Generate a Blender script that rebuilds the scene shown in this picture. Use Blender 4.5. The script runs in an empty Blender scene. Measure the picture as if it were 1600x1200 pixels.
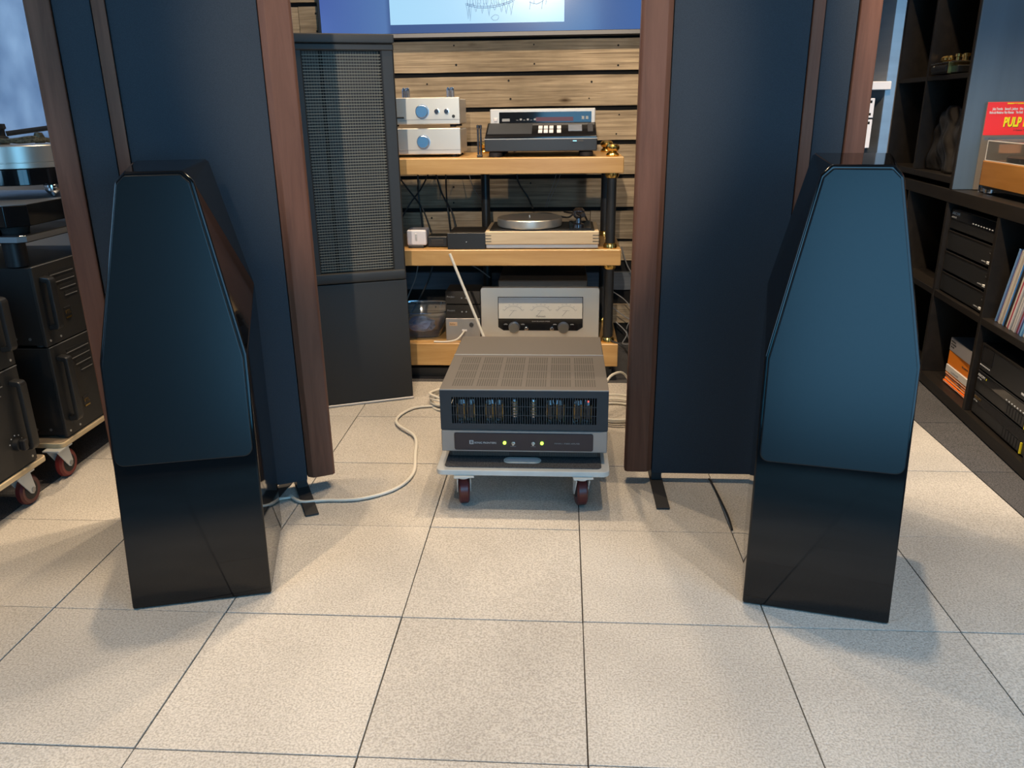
import bpy, bmesh, math, random
from mathutils import Vector, Matrix
random.seed(7)
PI = math.pi
C = bpy.context.scene.collection
SC = bpy.context.scene

# ------------------------------------------------------------------ camera
CAMP = (-0.05936815, -2.14472027, 1.21887669)
R_ = Vector((0.99802609, 0.06154113, -0.01251426))
U_ = Vector((-0.00844631, 0.32899575, 0.94429363))
D_ = Vector((-0.06223004, 0.94232398, -0.32886614))
cd = bpy.data.cameras.new('camera')
cd.sensor_width = 36.0
cd.lens = 36.0 * 1234.9 / 1600.0
cd.clip_start = 0.05
co = bpy.data.objects.new('camera', cd)
C.objects.link(co)
mw = Matrix((R_, U_, -D_)).transposed().to_4x4()
mw.translation = Vector(CAMP)
co.matrix_world = mw
SC.camera = co

# ------------------------------------------------------------------ world, lights, exposure
SC.view_settings.view_transform = 'Standard'
SC.view_settings.look = 'None'
SC.view_settings.exposure = 0.0
SC.view_settings.gamma = 1.0
SC.view_settings.use_curve_mapping = False
wd = bpy.data.worlds.new('sky')
SC.world = wd
wd.use_nodes = True
bgn = wd.node_tree.nodes['Background']
bgn.inputs[0].default_value = (0.45, 0.68, 1.0, 1)
bgn.inputs[1].default_value = 1.7


def area(name, loc, rot, sx, sy, power, col):
    l = bpy.data.lights.new(name, 'AREA')
    l.shape = 'RECTANGLE'
    l.size, l.size_y = sx, sy
    l.energy = power
    l.color = col
    o = bpy.data.objects.new(name, l)
    o.location = loc
    o.rotation_euler = rot
    C.objects.link(o)
    return o


def spot(name, loc, target, power, col=(1.0, 0.77, 0.52), ang=110, blend=0.6, rad=0.035):
    l = bpy.data.lights.new(name, 'SPOT')
    l.energy = power
    l.color = col
    l.spot_size = math.radians(ang)
    l.spot_blend = blend
    l.shadow_soft_size = rad
    o = bpy.data.objects.new(name, l)
    o.location = loc
    d = Vector(target) - Vector(loc)
    o.rotation_euler = d.to_track_quat('-Z', 'Y').to_euler()
    C.objects.link(o)
    return o


DAY = (0.24, 0.62, 1.0)
# daylight through the window openings in the left wall and in the wall behind the camera
area('daylight_left', (-2.44, -1.5, 1.5), (0, math.radians(-90), 0), 1.2, 1.9, 20, DAY)
area('daylight_right', (2.01, -2.1, 1.4), (0, math.radians(90), 0), 2.1, 2.1, 34, DAY)
area('daylight_front', (0.72, -4.55, 1.45), (math.radians(90), 0, 0), 2.15, 2.3, 46, (0.10, 0.57, 1.0))
# ceiling spotlights over the room
spot('ceiling_spot', (-0.67, 1.1, 2.85), (-0.40, -0.05, 0), 108, ang=76, blend=1)
spot('ceiling_spot', (0.05, 1.1, 2.85), (-0.05, -0.05, 0), 108, ang=76, blend=1)
spot('ceiling_spot', (-0.22, 1.10, 2.85), (-0.25, -0.05, 0), 80, ang=64, blend=1)
spot('ceiling_spot', (-1.05, 0.30, 2.85), (-1.2, -0.35, 0), 120, ang=62, blend=1)
spot('ceiling_spot', (0.54, 0.28, 2.85), (0.7, -0.35, 0), 120, ang=62, blend=1)
spot('ceiling_spot', (-1.45, -1.2, 2.85), (-1.45, -0.85, 0), 205, (1.0, 0.76, 0.50), ang=66, blend=1)
spot('ceiling_spot', (1.25, -1.2, 2.85), (1.25, -0.85, 0), 115, (1.0, 0.83, 0.66), ang=66, blend=1)
spot('ceiling_spot', (-0.1, -2.0, 2.85), (-0.1, -1.5, 0), 115, (1.0, 0.80, 0.60), ang=46, blend=1)
spot('ceiling_spot', (-0.7, 0.9, 2.85), (-0.7, 2.05, 1.2), 120, ang=80)
spot('ceiling_spot', (0.2, 0.9, 2.85), (0.2, 2.05, 1.2), 120, ang=80)
spot('ceiling_spot', (-0.35, -3.6, 2.8), (-0.33, 2.05, 0.76), 520, (1.0, 0.84, 0.66), ang=24, blend=.5)
spot('ceiling_spot', (0.75, -0.2, 2.85), (1.65, 0.85, 0.55), 380, (1.0, 0.80, 0.58), ang=50, blend=.7)  # spot added to brighten the records and papers on the low shelf
spot('ceiling_spot', (1.15, 1.35, 2.85), (1.65, 1.7, 1.1), 110, ang=70)  # spot added to brighten the gold fittings in the tall shelf
spot('ceiling_spot', (-1.25, 0.75, 2.85), (-1.75, 0.3, 0.1), 75, ang=80)


# ------------------------------------------------------------------ materials
def inp(b, name, v):
    if name in b.inputs:
        b.inputs[name].default_value = v


def M(name, col, rough=0.5, metal=0.0, spec=0.5, noise=None, bump=None, coat=0.0, trans=0.0, alpha=1.0, emit=None, es=1.0, pos=False, sheen=0.0):
    """noise=(scale xyz, amount); bump=(scale xyz, strength, distance)"""
    m = bpy.data.materials.new(name)
    m.use_nodes = True
    nt = m.node_tree
    b = nt.nodes['Principled BSDF']
    b.inputs['Base Color'].default_value = (*col, 1)
    b.inputs['Roughness'].default_value = rough
    b.inputs['Metallic'].default_value = metal
    inp(b, 'Specular IOR Level', spec)
    inp(b, 'Coat Weight', coat)
    inp(b, 'Coat Roughness', 0.03)
    inp(b, 'Transmission Weight', trans)
    inp(b, 'Sheen Weight', sheen)
    b.inputs['Alpha'].default_value = alpha
    if emit:
        b.inputs['Emission Color'].default_value = (*emit, 1)
        b.inputs['Emission Strength'].default_value = es
    if noise or bump:
        if pos:
            g = nt.nodes.new('ShaderNodeNewGeometry'); src = g.outputs['Position']
        else:
            g = nt.nodes.new('ShaderNodeTexCoord'); src = g.outputs['Object']

        def nz(scale, detail=4):
            mp = nt.nodes.new('ShaderNodeMapping')
            mp.inputs['Scale'].default_value = scale if hasattr(scale, '__len__') else (scale,) * 3
            nt.links.new(src, mp.inputs[0])
            n = nt.nodes.new('ShaderNodeTexNoise')
            n.inputs['Scale'].default_value = 1.0
            n.inputs['Detail'].default_value = detail
            nt.links.new(mp.outputs[0], n.inputs['Vector'])
            return n.outputs[0]
        if noise:
            f = nz(noise[0])
            r = nt.nodes.new('ShaderNodeMapRange')
            r.inputs['From Min'].default_value = 0.3
            r.inputs['From Max'].default_value = 0.7
            r.inputs['To Min'].default_value = 1 - noise[1]
            r.inputs['To Max'].default_value = 1 + noise[1]
            nt.links.new(f, r.inputs[0])
            mx = nt.nodes.new('ShaderNodeVectorMath'); mx.operation = 'SCALE'
            mx.inputs[0].default_value = col
            nt.links.new(r.outputs[0], mx.inputs['Scale'])
            nt.links.new(mx.outputs[0], b.inputs['Base Color'])
        if bump:
            f = nz(bump[0], 3)
            bp = nt.nodes.new('ShaderNodeBump')
            bp.inputs['Strength'].default_value = bump[1]
            bp.inputs['Distance'].default_value = bump[2]
            nt.links.new(f, bp.inputs['Height'])
            nt.links.new(bp.outputs[0], b.inputs['Normal'])
    return m


def wood(name, c1, c2, scale, rough=0.4, spec=0.4, pos=False, knots=False, bumpd=0.0):
    """two-tone grain wood; scale is xyz noise scale (small along the grain)"""
    m = bpy.data.materials.new(name)
    m.use_nodes = True
    nt = m.node_tree
    b = nt.nodes['Principled BSDF']
    b.inputs['Roughness'].default_value = rough
    inp(b, 'Specular IOR Level', spec)
    if pos:
        g = nt.nodes.new('ShaderNodeNewGeometry'); src = g.outputs['Position']
        oi = nt.nodes.new('ShaderNodeObjectInfo')
        mu = nt.nodes.new('ShaderNodeMath'); mu.operation = 'MULTIPLY'; mu.inputs[1].default_value = 37.0
        nt.links.new(oi.outputs['Random'], mu.inputs[0])
        ad = nt.nodes.new('ShaderNodeVectorMath'); ad.operation = 'ADD'
        nt.links.new(src, ad.inputs[0]); nt.links.new(mu.outputs[0], ad.inputs[1])
        src = ad.outputs[0]
    else:
        g = nt.nodes.new('ShaderNodeTexCoord'); src = g.outputs['Object']
    mp = nt.nodes.new('ShaderNodeMapping'); mp.inputs['Scale'].default_value = scale
    nt.links.new(src, mp.inputs[0])
    n = nt.nodes.new('ShaderNodeTexNoise'); n.inputs['Scale'].default_value = 1.0
    n.inputs['Detail'].default_value = 7; n.inputs['Roughness'].default_value = 0.62; n.inputs['Distortion'].default_value = 0.6
    nt.links.new(mp.outputs[0], n.inputs['Vector'])
    cr = nt.nodes.new('ShaderNodeValToRGB')
    cr.color_ramp.elements[0].position = 0.3; cr.color_ramp.elements[0].color = (*c1, 1)
    cr.color_ramp.elements[1].position = 0.72; cr.color_ramp.elements[1].color = (*c2, 1)
    nt.links.new(n.outputs[0], cr.inputs[0])
    out = cr.outputs[0]
    if knots:
        mk = nt.nodes.new('ShaderNodeMapping'); mk.inputs['Scale'].default_value = (2.6, 2.6, 6.5)
        nt.links.new(src, mk.inputs[0])
        v = nt.nodes.new('ShaderNodeTexVoronoi'); v.inputs['Scale'].default_value = 1.0
        nt.links.new(mk.outputs[0], v.inputs['Vector'])
        kr = nt.nodes.new('ShaderNodeValToRGB')
        kr.color_ramp.elements[0].position = 0.02; kr.color_ramp.elements[0].color = (0.25, 0.2, 0.16, 1)
        kr.color_ramp.elements[1].position = 0.10; kr.color_ramp.elements[1].color = (1, 1, 1, 1)
        nt.links.new(v.outputs['Distance'], kr.inputs[0])
        # broad weathering
        w = nt.nodes.new('ShaderNodeTexNoise'); w.inputs['Scale'].default_value = 3.0; w.inputs['Detail'].default_value = 5
        nt.links.new(src, w.inputs['Vector'])
        wr = nt.nodes.new('ShaderNodeMapRange'); wr.inputs['From Min'].default_value = .3; wr.inputs['From Max'].default_value = .7
        wr.inputs['To Min'].default_value = .62; wr.inputs['To Max'].default_value = 1.2
        nt.links.new(w.outputs[0], wr.inputs[0])
        m1 = nt.nodes.new('ShaderNodeVectorMath'); m1.operation = 'MULTIPLY'
        nt.links.new(out, m1.inputs[0]); nt.links.new(kr.outputs[0], m1.inputs[1])
        m2 = nt.nodes.new('ShaderNodeVectorMath'); m2.operation = 'SCALE'
        nt.links.new(m1.outputs[0], m2.inputs[0]); nt.links.new(wr.outputs[0], m2.inputs['Scale'])
        out = m2.outputs[0]
    nt.links.new(out, b.inputs['Base Color'])
    if bumpd:
        bp = nt.nodes.new('ShaderNodeBump'); bp.inputs['Strength'].default_value = 0.6; bp.inputs['Distance'].default_value = bumpd
        nt.links.new(n.outputs[0], bp.inputs['Height']); nt.links.new(bp.outputs[0], b.inputs['Normal'])
    return m


def carpet(name, c1, c2, scale=170, bd=0.004):
    m = bpy.data.materials.new(name)
    m.use_nodes = True
    nt = m.node_tree
    b = nt.nodes['Principled BSDF']
    b.inputs['Roughness'].default_value = 0.95
    inp(b, 'Specular IOR Level', 0.1)
    g = nt.nodes.new('ShaderNodeNewGeometry')
    n = nt.nodes.new('ShaderNodeTexNoise'); n.inputs['Scale'].default_value = scale; n.inputs['Detail'].default_value = 2
    n.inputs['Roughness'].default_value = .6
    nt.links.new(g.outputs['Position'], n.inputs['Vector'])
    cr = nt.nodes.new('ShaderNodeValToRGB')
    cr.color_ramp.elements[0].position = 0.34; cr.color_ramp.elements[0].color = (*c1, 1)
    cr.color_ramp.elements[1].position = 0.62; cr.color_ramp.elements[1].color = (*c2, 1)
    nt.links.new(n.outputs[0], cr.inputs[0])
    # worn, slightly soiled patches and a small shade difference from tile to tile
    w = nt.nodes.new('ShaderNodeTexNoise'); w.inputs['Scale'].default_value = 2.4; w.inputs['Detail'].default_value = 6
    nt.links.new(g.outputs['Position'], w.inputs['Vector'])
    wr = nt.nodes.new('ShaderNodeMapRange'); wr.inputs['From Min'].default_value = .3; wr.inputs['From Max'].default_value = .7
    wr.inputs['To Min'].default_value = .86; wr.inputs['To Max'].default_value = 1.1
    nt.links.new(w.outputs[0], wr.inputs[0])
    oi = nt.nodes.new('ShaderNodeObjectInfo')
    rr = nt.nodes.new('ShaderNodeMapRange'); rr.inputs['To Min'].default_value = .93; rr.inputs['To Max'].default_value = 1.05
    nt.links.new(oi.outputs['Random'], rr.inputs[0])
    mm = nt.nodes.new('ShaderNodeMath'); mm.operation = 'MULTIPLY'
    nt.links.new(wr.outputs[0], mm.inputs[0]); nt.links.new(rr.outputs[0], mm.inputs[1])
    s = nt.nodes.new('ShaderNodeVectorMath'); s.operation = 'SCALE'
    nt.links.new(cr.outputs[0], s.inputs[0]); nt.links.new(mm.outputs[0], s.inputs['Scale'])
    nt.links.new(s.outputs[0], b.inputs['Base Color'])
    bp = nt.nodes.new('ShaderNodeBump'); bp.inputs['Strength'].default_value = 0.7; bp.inputs['Distance'].default_value = bd
    nt.links.new(n.outputs[0], bp.inputs['Height']); nt.links.new(bp.outputs[0], b.inputs['Normal'])
    return m


MT = dict(
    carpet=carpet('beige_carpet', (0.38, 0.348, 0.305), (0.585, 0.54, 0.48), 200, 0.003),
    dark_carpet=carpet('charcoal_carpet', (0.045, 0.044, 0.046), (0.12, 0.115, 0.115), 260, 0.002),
    seam=M('carpet_backing', (0.045, 0.04, 0.038), 0.95),
    plank=wood('weathered_barn_wood', (0.17, 0.125, 0.082), (0.47, 0.37, 0.245), (2.6, 60, 85), 0.8, 0.2, True, True, 0.003),
    grey_plank=wood('grey_painted_board', (0.075, 0.085, 0.10), (0.13, 0.145, 0.165), (2, 25, 40), 0.7, 0.3, True),
    void=M('black_backing', (0.008, 0.007, 0.006), 0.9),
    wall=M('blue_grey_wall_paint', (0.36, 0.41, 0.48), 0.75, noise=((1.4, 1.4, 1.4), 0.14)),
    ceiling=M('dark_ceiling_paint', (0.12, 0.12, 0.125), 0.8),
    farwall=M('warm_grey_wall_paint', (0.22, 0.22, 0.23), 0.8),
    lacquer=M('black_piano_lacquer', (0.004, 0.004, 0.0045), 0.05, 0, 0.45),
    grille=M('blue_black_grille_cloth', (0.005, 0.008, 0.010), 0.24, 0, 0.37, bump=(900, 0.06, 0.0003)),
    fabric=M('black_speaker_cloth', (0.037, 0.044, 0.053), 0.8, 0, 0.12, noise=(700, 0.25), bump=(800, 0.2, 0.0006)),
    mahog=wood('mahogany', (0.105, 0.044, 0.026), (0.20, 0.088, 0.054), (22, 22, 1.6), 0.45, 0.12),
    black_metal=M('black_metal', (0.012, 0.012, 0.013), 0.42, 0.0, 0.5),
    black_satin=M('black_satin_paint', (0.018, 0.018, 0.018), 0.38, 0, 0.5),
    charcoal=M('charcoal_paint', (0.026, 0.0245, 0.0225), 0.5, 0, 0.4),
    rubber=M('black_rubber', (0.022, 0.021, 0.021), 0.65),
    wire=M('grille_wire', (0.22, 0.195, 0.14), 0.5, 0.0, 0.5),
    film=M('brown_stator_film', (0.030, 0.024, 0.017), 0.55, noise=((4, 4, 3.5), 0.7)),
    maple=wood('honey_maple', (0.46, 0.245, 0.075), (0.61, 0.365, 0.14), (2.2, 18, 22), 0.35, 0.5),
    pale_maple=wood('pale_maple', (0.55, 0.40, 0.24), (0.68, 0.53, 0.34), (3, 24, 30), 0.4, 0.4),
    brass=M('brass', (0.62, 0.42, 0.13), 0.25, 1.0),
    silver=M('brushed_aluminium', (0.66, 0.635, 0.575), 0.36, 0.75, bump=((3, 400, 400), 0.05, 0.0005)),
    silver_paint=M('silver_front_panel', (0.55, 0.53, 0.50), 0.4, 0.35),
    chrome=M('chrome', (0.75, 0.76, 0.78), 0.12, 1.0),
    bezel=M('dark_grey_bezel', (0.16, 0.155, 0.15), 0.5, 0.2),
    spun=M('spun_metal', (0.42, 0.45, 0.49), 0.28, 1.0),
    steel=M('brushed_steel', (0.36, 0.38, 0.40), 0.42, 0.9, noise=((3, 3, 20), 0.12)),
    white_plastic=M('white_plastic', (0.72, 0.68, 0.68), 0.4),
    offwhite=M('off_white_paint', (0.62, 0.61, 0.57), 0.5, noise=((14, 14, 14), 0.08)),
    white_cable=M('white_cable', (0.70, 0.66, 0.57), 0.45),
    black_cable=M('black_cable', (0.012, 0.012, 0.012), 0.5),
    grey_cable=M('grey_cable', (0.22, 0.21, 0.20), 0.5),
    ply=wood('plywood_edge', (0.55, 0.40, 0.22), (0.76, 0.62, 0.40), (9, 9, 60), 0.6, 0.3),
    ply_top=wood('worn_plywood', (0.22, 0.17, 0.12), (0.36, 0.29, 0.21), (4, 18, 18), 0.7, 0.2),
    red_wheel=M('dark_red_polyurethane', (0.085, 0.014, 0.015), 0.32, 0, 0.5),
    bright_red_wheel=M('red_polyurethane', (0.19, 0.022, 0.018), 0.35, 0, 0.5),
    zinc=M('zinc_plated_steel', (0.60, 0.61, 0.58), 0.42, 0.12),
    amp_top=M('grey_brown_crackle_paint', (0.15, 0.135, 0.12), 0.5, 0.2, bump=(1200, 0.2, 0.0004)),
    amp_front=M('dark_blue_black_steel', (0.03, 0.036, 0.042), 0.5, 0, 0.4),
    slot=M('slot_dark', (0.075, 0.067, 0.058), 0.6),
    amp_face=M('grey_aluminium_face', (0.34, 0.33, 0.315), 0.42, 0.5),
    plum=M('dark_plum_panel', (0.022, 0.018, 0.026), 0.35),
    led=M('green_led', (0.2, 0.6, 0.05), 0.3, emit=(0.45, 1.0, 0.06), es=4.0),
    print_white=M('white_print', (0.62, 0.62, 0.62), 0.5),
    print_grey=M('grey_print', (0.30, 0.30, 0.30), 0.5),
    print_dark=M('dark_print', (0.03, 0.03, 0.03), 0.5),
    gold=M('gold_plate', (0.70, 0.48, 0.16), 0.28, 1.0),
    dull_gold=M('dull_gold_badge', (0.28, 0.18, 0.06), 0.4, 0.8),
    yellow=M('yellow_mark', (0.75, 0.62, 0.02), 0.5),
    glass=M('clear_glass', (0.9, 0.92, 0.95), 0.03, trans=1.0),
    smoked=M('smoked_acrylic', (0.32, 0.31, 0.30), 0.04, trans=0.95),
    acrylic=M('clear_acrylic', (0.8, 0.8, 0.78), 0.04, trans=0.97),
    tub=M('clear_plastic', (0.9, 0.93, 0.96), 0.04, trans=0.97),
    blue_bag=M('blue_plastic', (0.10, 0.25, 0.52), 0.3),
    meter=M('meter_face', (0.60, 0.57, 0.50), 0.35),
    amber=M('amber_display', (0.05, 0.008, 0.006), 0.3, emit=(0.5, 0.06, 0.04), es=0.10),
    blue_lcd=M('blue_display', (0.01, 0.01, 0.1), 0.3, emit=(0.03, 0.04, 0.5), es=0.5),
    black_glass=M('black_glass', (0.008, 0.008, 0.009), 0.07, 0, 0.6),
    expedit=wood('black_brown_veneer', (0.009, 0.007, 0.0055), (0.020, 0.0155, 0.012), (2.2, 26, 26), 0.42, 0.4),
    skylit=M('sky_sheen_board', (0.085, 0.125, 0.175), 0.4, 0, 0.5, noise=((18, 18, 1.0), 0.08)),  # dark board's blue daylight reflection put into its base colour
    plinth_wood=wood('orange_walnut', (0.30, 0.12, 0.022), (0.42, 0.19, 0.045), (2.2, 22, 22), 0.3, 0.5),
    tube_dark=M('tube_mirror', (0.22, 0.22, 0.24), 0.15, 0.9),
    tube_silver=M('silvered_glass', (0.50, 0.50, 0.53), 0.16, 0.85),
    bag=M('black_plastic_bag', (0.028, 0.026, 0.025), 0.25, 0, 0.9, bump=(14, 0.35, 0.008)),
    card_red=M('red_card', (0.85, 0.035, 0.04), 0.35),
    card_dark=M('grey_brown_card', (0.16, 0.14, 0.12), 0.45),
    card_skin=M('peach_print', (0.62, 0.33, 0.2), 0.45),
    card_yellow=M('yellow_print', (0.85, 0.72, 0.01), 0.45),
    orange=M('orange_card', (0.95, 0.25, 0.010), 0.5),
    deep_orange=M('deep_orange_card', (0.88, 0.16, 0.008), 0.5),
    grey_card=M('grey_card', (0.36, 0.33, 0.32), 0.5),
    blue_grey_card=M('blue_grey_card', (0.10, 0.13, 0.17), 0.5),
    white_card=M('white_card', (0.72, 0.68, 0.62), 0.55),
    maroon_led=M('red_led', (0.4, 0.02, 0.02), 0.3, emit=(1, .08, .05), es=2.0),
)


# ------------------------------------------------------------------ mesh helpers
class MB:
    def __init__(self):
        self.bm = bmesh.new()

    def box(self, x0, x1, y0, y1, z0, z1, bev=0.0, seg=1):
        r = bmesh.ops.create_cube(self.bm, size=1.0)
        vs = r['verts']
        for v in vs:
            v.co = Vector((x0 + (v.co.x + .5) * (x1 - x0), y0 + (v.co.y + .5) * (y1 - y0), z0 + (v.co.z + .5) * (z1 - z0)))
        if bev > 0:
            es = list({e for v in vs for e in v.link_edges})
            bmesh.ops.bevel(self.bm, geom=es, offset=bev, segments=seg, affect='EDGES', profile=0.5)
        return self

    def prism(self, pts, a0, a1, axis='y', bev=0.0, seg=1):
        """extrude a polygon; pts are (u, v): axis y -> (x, z), axis x -> (y, z), axis z -> (x, y)"""
        def P(u, v, a):
            return {'y': (u, a, v), 'x': (a, u, v), 'z': (u, v, a)}[axis]
        bm = self.bm
        lo = [bm.verts.new(P(u, v, a0)) for u, v in pts]
        hi = [bm.verts.new(P(u, v, a1)) for u, v in pts]
        n = len(pts)
        fs = [bm.faces.new(lo), bm.faces.new(hi[::-1])]
        for i in range(n):
            fs.append(bm.faces.new((lo[i], hi[i], hi[(i + 1) % n], lo[(i + 1) % n])))
        bmesh.ops.recalc_face_normals(bm, faces=fs)
        if bev > 0:
            es = list({e for f in fs for e in f.edges})
            bmesh.ops.bevel(bm, geom=es, offset=bev, segments=seg, affect='EDGES', profile=0.5)
        return self

    def cyl(self, p0, p1, r0, r1=None, seg=16):
        r1 = r0 if r1 is None else r1
        p0, p1 = Vector(p0), Vector(p1)
        d = p1 - p0
        L = d.length
        if L < 1e-9:
            return self
        q = d.to_track_quat('Z', 'Y').to_matrix().to_4x4()
        m = Matrix.Translation((p0 + p1) / 2) @ q
        bmesh.ops.create_cone(self.bm, cap_ends=True, segments=seg, radius1=r0, radius2=r1, depth=L, matrix=m)
        return self

    def lathe(self, prof, c=(0, 0, 0), axis='z', seg=24):
        """prof: list of (radius, height) from bottom to top"""
        bm = self.bm
        c = Vector(c)
        rings = []

        def P(r, h, a):
            x, y = r * math.cos(a), r * math.sin(a)
            return c + Vector({'z': (x, y, h), 'y': (x, h, y), 'x': (h, x, y)}[axis])
        for r, h in prof:
            if r < 1e-6:
                rings.append([bm.verts.new(P(0, h, 0))])
            else:
                rings.append([bm.verts.new(P(r, h, 2 * PI * i / seg)) for i in range(seg)])
        fs = []
        for a, b in zip(rings, rings[1:]):
            for i in range(seg):
                j = (i + 1) % seg
                if len(a) == 1 and len(b) == 1:
                    continue
                if len(a) == 1:
                    fs.append(bm.faces.new((a[0], b[i], b[j])))
                elif len(b) == 1:
                    fs.append(bm.faces.new((a[i], a[j], b[0])))
                else:
                    fs.append(bm.faces.new((a[i], a[j], b[j], b[i])))
        for ring in (rings[0], rings[-1]):
            if len(ring) > 1:
                fs.append(bm.faces.new(ring))
        bmesh.ops.recalc_face_normals(bm, faces=fs)
        return self

    def tube(self, pts, r, seg=6, sub=6, flat=1.0):
        P = [Vector(p) for p in pts]
        Q = []
        n = len(P)
        for i in range(n - 1):
            p0, p1, p2, p3 = P[max(i - 1, 0)], P[i], P[i + 1], P[min(i + 2, n - 1)]
            for k in range(sub):
                t = k / sub
                Q.append(0.5 * ((2 * p1) + (p2 - p0) * t + (2 * p0 - 5 * p1 + 4 * p2 - p3) * t * t + (3 * p1 - p0 - 3 * p2 + p3) * t ** 3))
        Q.append(P[-1])
        bm = self.bm
        rings = []
        up = Vector((0, 0, 1))
        for i, q in enumerate(Q):
            t = (Q[min(i + 1, len(Q) - 1)] - Q[max(i - 1, 0)])
            if t.length < 1e-9:
                t = Vector((1, 0, 0))
            t.normalize()
            a = up.cross(t)
            if a.length < 0.05:
                a = Vector((1, 0, 0)).cross(t)
            a.normalize()
            b = t.cross(a)
            rings.append([bm.verts.new(q + a * r * math.cos(2 * PI * k / seg) + b * r * flat * math.sin(2 * PI * k / seg)) for k in range(seg)])
        fs = []
        for u, v in zip(rings, rings[1:]):
            for k in range(seg):
                fs.append(bm.faces.new((u[k], u[(k + 1) % seg], v[(k + 1) % seg], v[k])))
        fs.append(bm.faces.new(rings[0])); fs.append(bm.faces.new(rings[-1]))
        bmesh.ops.recalc_face_normals(bm, faces=fs)
        return self

    def build(self, name, mat, parent=None, loc=(0, 0, 0), rz=0.0, kind=None, label=None, smooth=True):
        me = bpy.data.meshes.new(name)
        self.bm.to_mesh(me)
        self.bm.free()
        me.materials.append(mat if not isinstance(mat, str) else MT[mat])
        if smooth:
            for p in me.polygons:
                p.use_smooth = True
            me.set_sharp_from_angle(angle=math.radians(32))
        o = bpy.data.objects.new(name, me)
        C.objects.link(o)
        if smooth:
            wn = o.modifiers.new('weighted', 'WEIGHTED_NORMAL'); wn.keep_sharp = True; wn.weight = 90
        o.location = loc
        o.rotation_euler = (0, 0, rz)
        if parent:
            o.parent = parent
        if kind:
            o['kind'] = kind
        if label:
            o['label'] = label
        return o


def thing(name, label, cat, loc=(0, 0, 0), rz=0.0, group=None):
    o = bpy.data.objects.new(name, None)
    o.empty_display_size = 0.05
    C.objects.link(o)
    o.location = loc
    o.rotation_euler = (0, 0, rz)
    o['label'] = label
    o['category'] = cat
    if group:
        o['group'] = group
    return o


def tag(o, label, cat, group=None):
    o['label'] = label
    o['category'] = cat
    if group:
        o['group'] = group
    return o


def feet(parent, spots, prof, mat='rubber', seg=12):
    o = None
    for x, y in spots:
        if o is None:
            o = MB().lathe(prof, (0, 0, 0), seg=seg).build('foot', mat, parent, (x, y, 0))
        else:
            c = o.copy(); C.objects.link(c); c.parent = parent; c.location = (x, y, 0)


def copy_tree(o, label=None, loc=None, rz=None, parent=None):
    c = o.copy()
    C.objects.link(c)
    if parent:
        c.parent = parent
    for ch in list(o.children):
        copy_tree(ch, parent=c)
    if label:
        c['label'] = label
    if loc is not None:
        c.location = loc
    if rz is not None:
        c.rotation_euler = (0, 0, rz)
    return c


def text(name, s, size, x, y, z, parent, mat, align='LEFT', depth=0.0004, shear=0.0, sx=1.0, rotz=0.0, fat=0.0):
    """flat lettering on a face looking towards -y"""
    cu = bpy.data.curves.new(name, 'FONT')
    cu.body = s
    cu.size = size
    cu.extrude = depth
    cu.align_x = align
    cu.shear = shear
    cu.offset = fat
    cu.resolution_u = 2
    t = bpy.data.objects.new(name + '_src', cu)
    C.objects.link(t)
    dg = bpy.context.evaluated_depsgraph_get()
    me = bpy.data.meshes.new_from_object(t.evaluated_get(dg))
    bpy.data.objects.remove(t)
    me.materials.clear()
    me.materials.append(MT[mat])
    o = bpy.data.objects.new(name, me)
    C.objects.link(o)
    o.rotation_euler = (PI / 2, 0, rotz)
    o.scale = (sx, 1, 1)
    o.location = (x, y, z)
    o.parent = parent
    return o


# ------------------------------------------------------------------ the setting
T = 0.46
XL, XR, YF, YB, ZC = -2.45, 2.02, -4.6, 2.06, 2.95
YR, XP = 2.66, 1.16      # true back wall; right end of the plank-clad partition
floor = MB().box(XL - .1, XR + .1, YF - .1, YR + .1, -0.10, -0.012).build('floor', 'seam', kind='structure')
tile_me = {}
for key in ('carpet', 'dark_carpet'):
    g = 0.0016
    o = MB().box(g, T - g, g, T - g, -0.011, 0.0, 0.0006, 1).build('carpet_tile', key, floor)
    tile_me[key] = o
first = {'carpet': True, 'dark_carpet': True}
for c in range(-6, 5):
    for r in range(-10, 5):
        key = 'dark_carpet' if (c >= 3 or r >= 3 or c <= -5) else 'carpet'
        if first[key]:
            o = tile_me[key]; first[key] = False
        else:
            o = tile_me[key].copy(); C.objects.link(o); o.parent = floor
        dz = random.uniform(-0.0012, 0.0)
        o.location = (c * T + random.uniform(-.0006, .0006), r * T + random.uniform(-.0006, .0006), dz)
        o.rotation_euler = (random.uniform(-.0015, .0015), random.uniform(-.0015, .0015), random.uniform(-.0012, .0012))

MB().box(XL - .1, XR + .1, YF - .1, YR + .1, ZC, ZC + .1).build('ceiling', 'ceiling', kind='structure')
MB().box(XL - .1, XR + .1, YR, YR + .1, 0, ZC).build('wall_back', 'farwall', kind='structure')
wb = MB().box(XL, XP, YB, YB + .1, 0, ZC).build('wall_center', 'void', kind='structure')
wr = MB()
wr.box(XR, XR + .1, -1.0, YR, 0, ZC)
wr.box(XR, XR + .1, YF, -3.2, 0, ZC)
wr.box(XR, XR + .1, -3.2, -1.0, 0, .3)
wr.box(XR, XR + .1, -3.2, -1.0, 2.5, ZC)
wr.build('wall_right', 'farwall', kind='structure')
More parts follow.
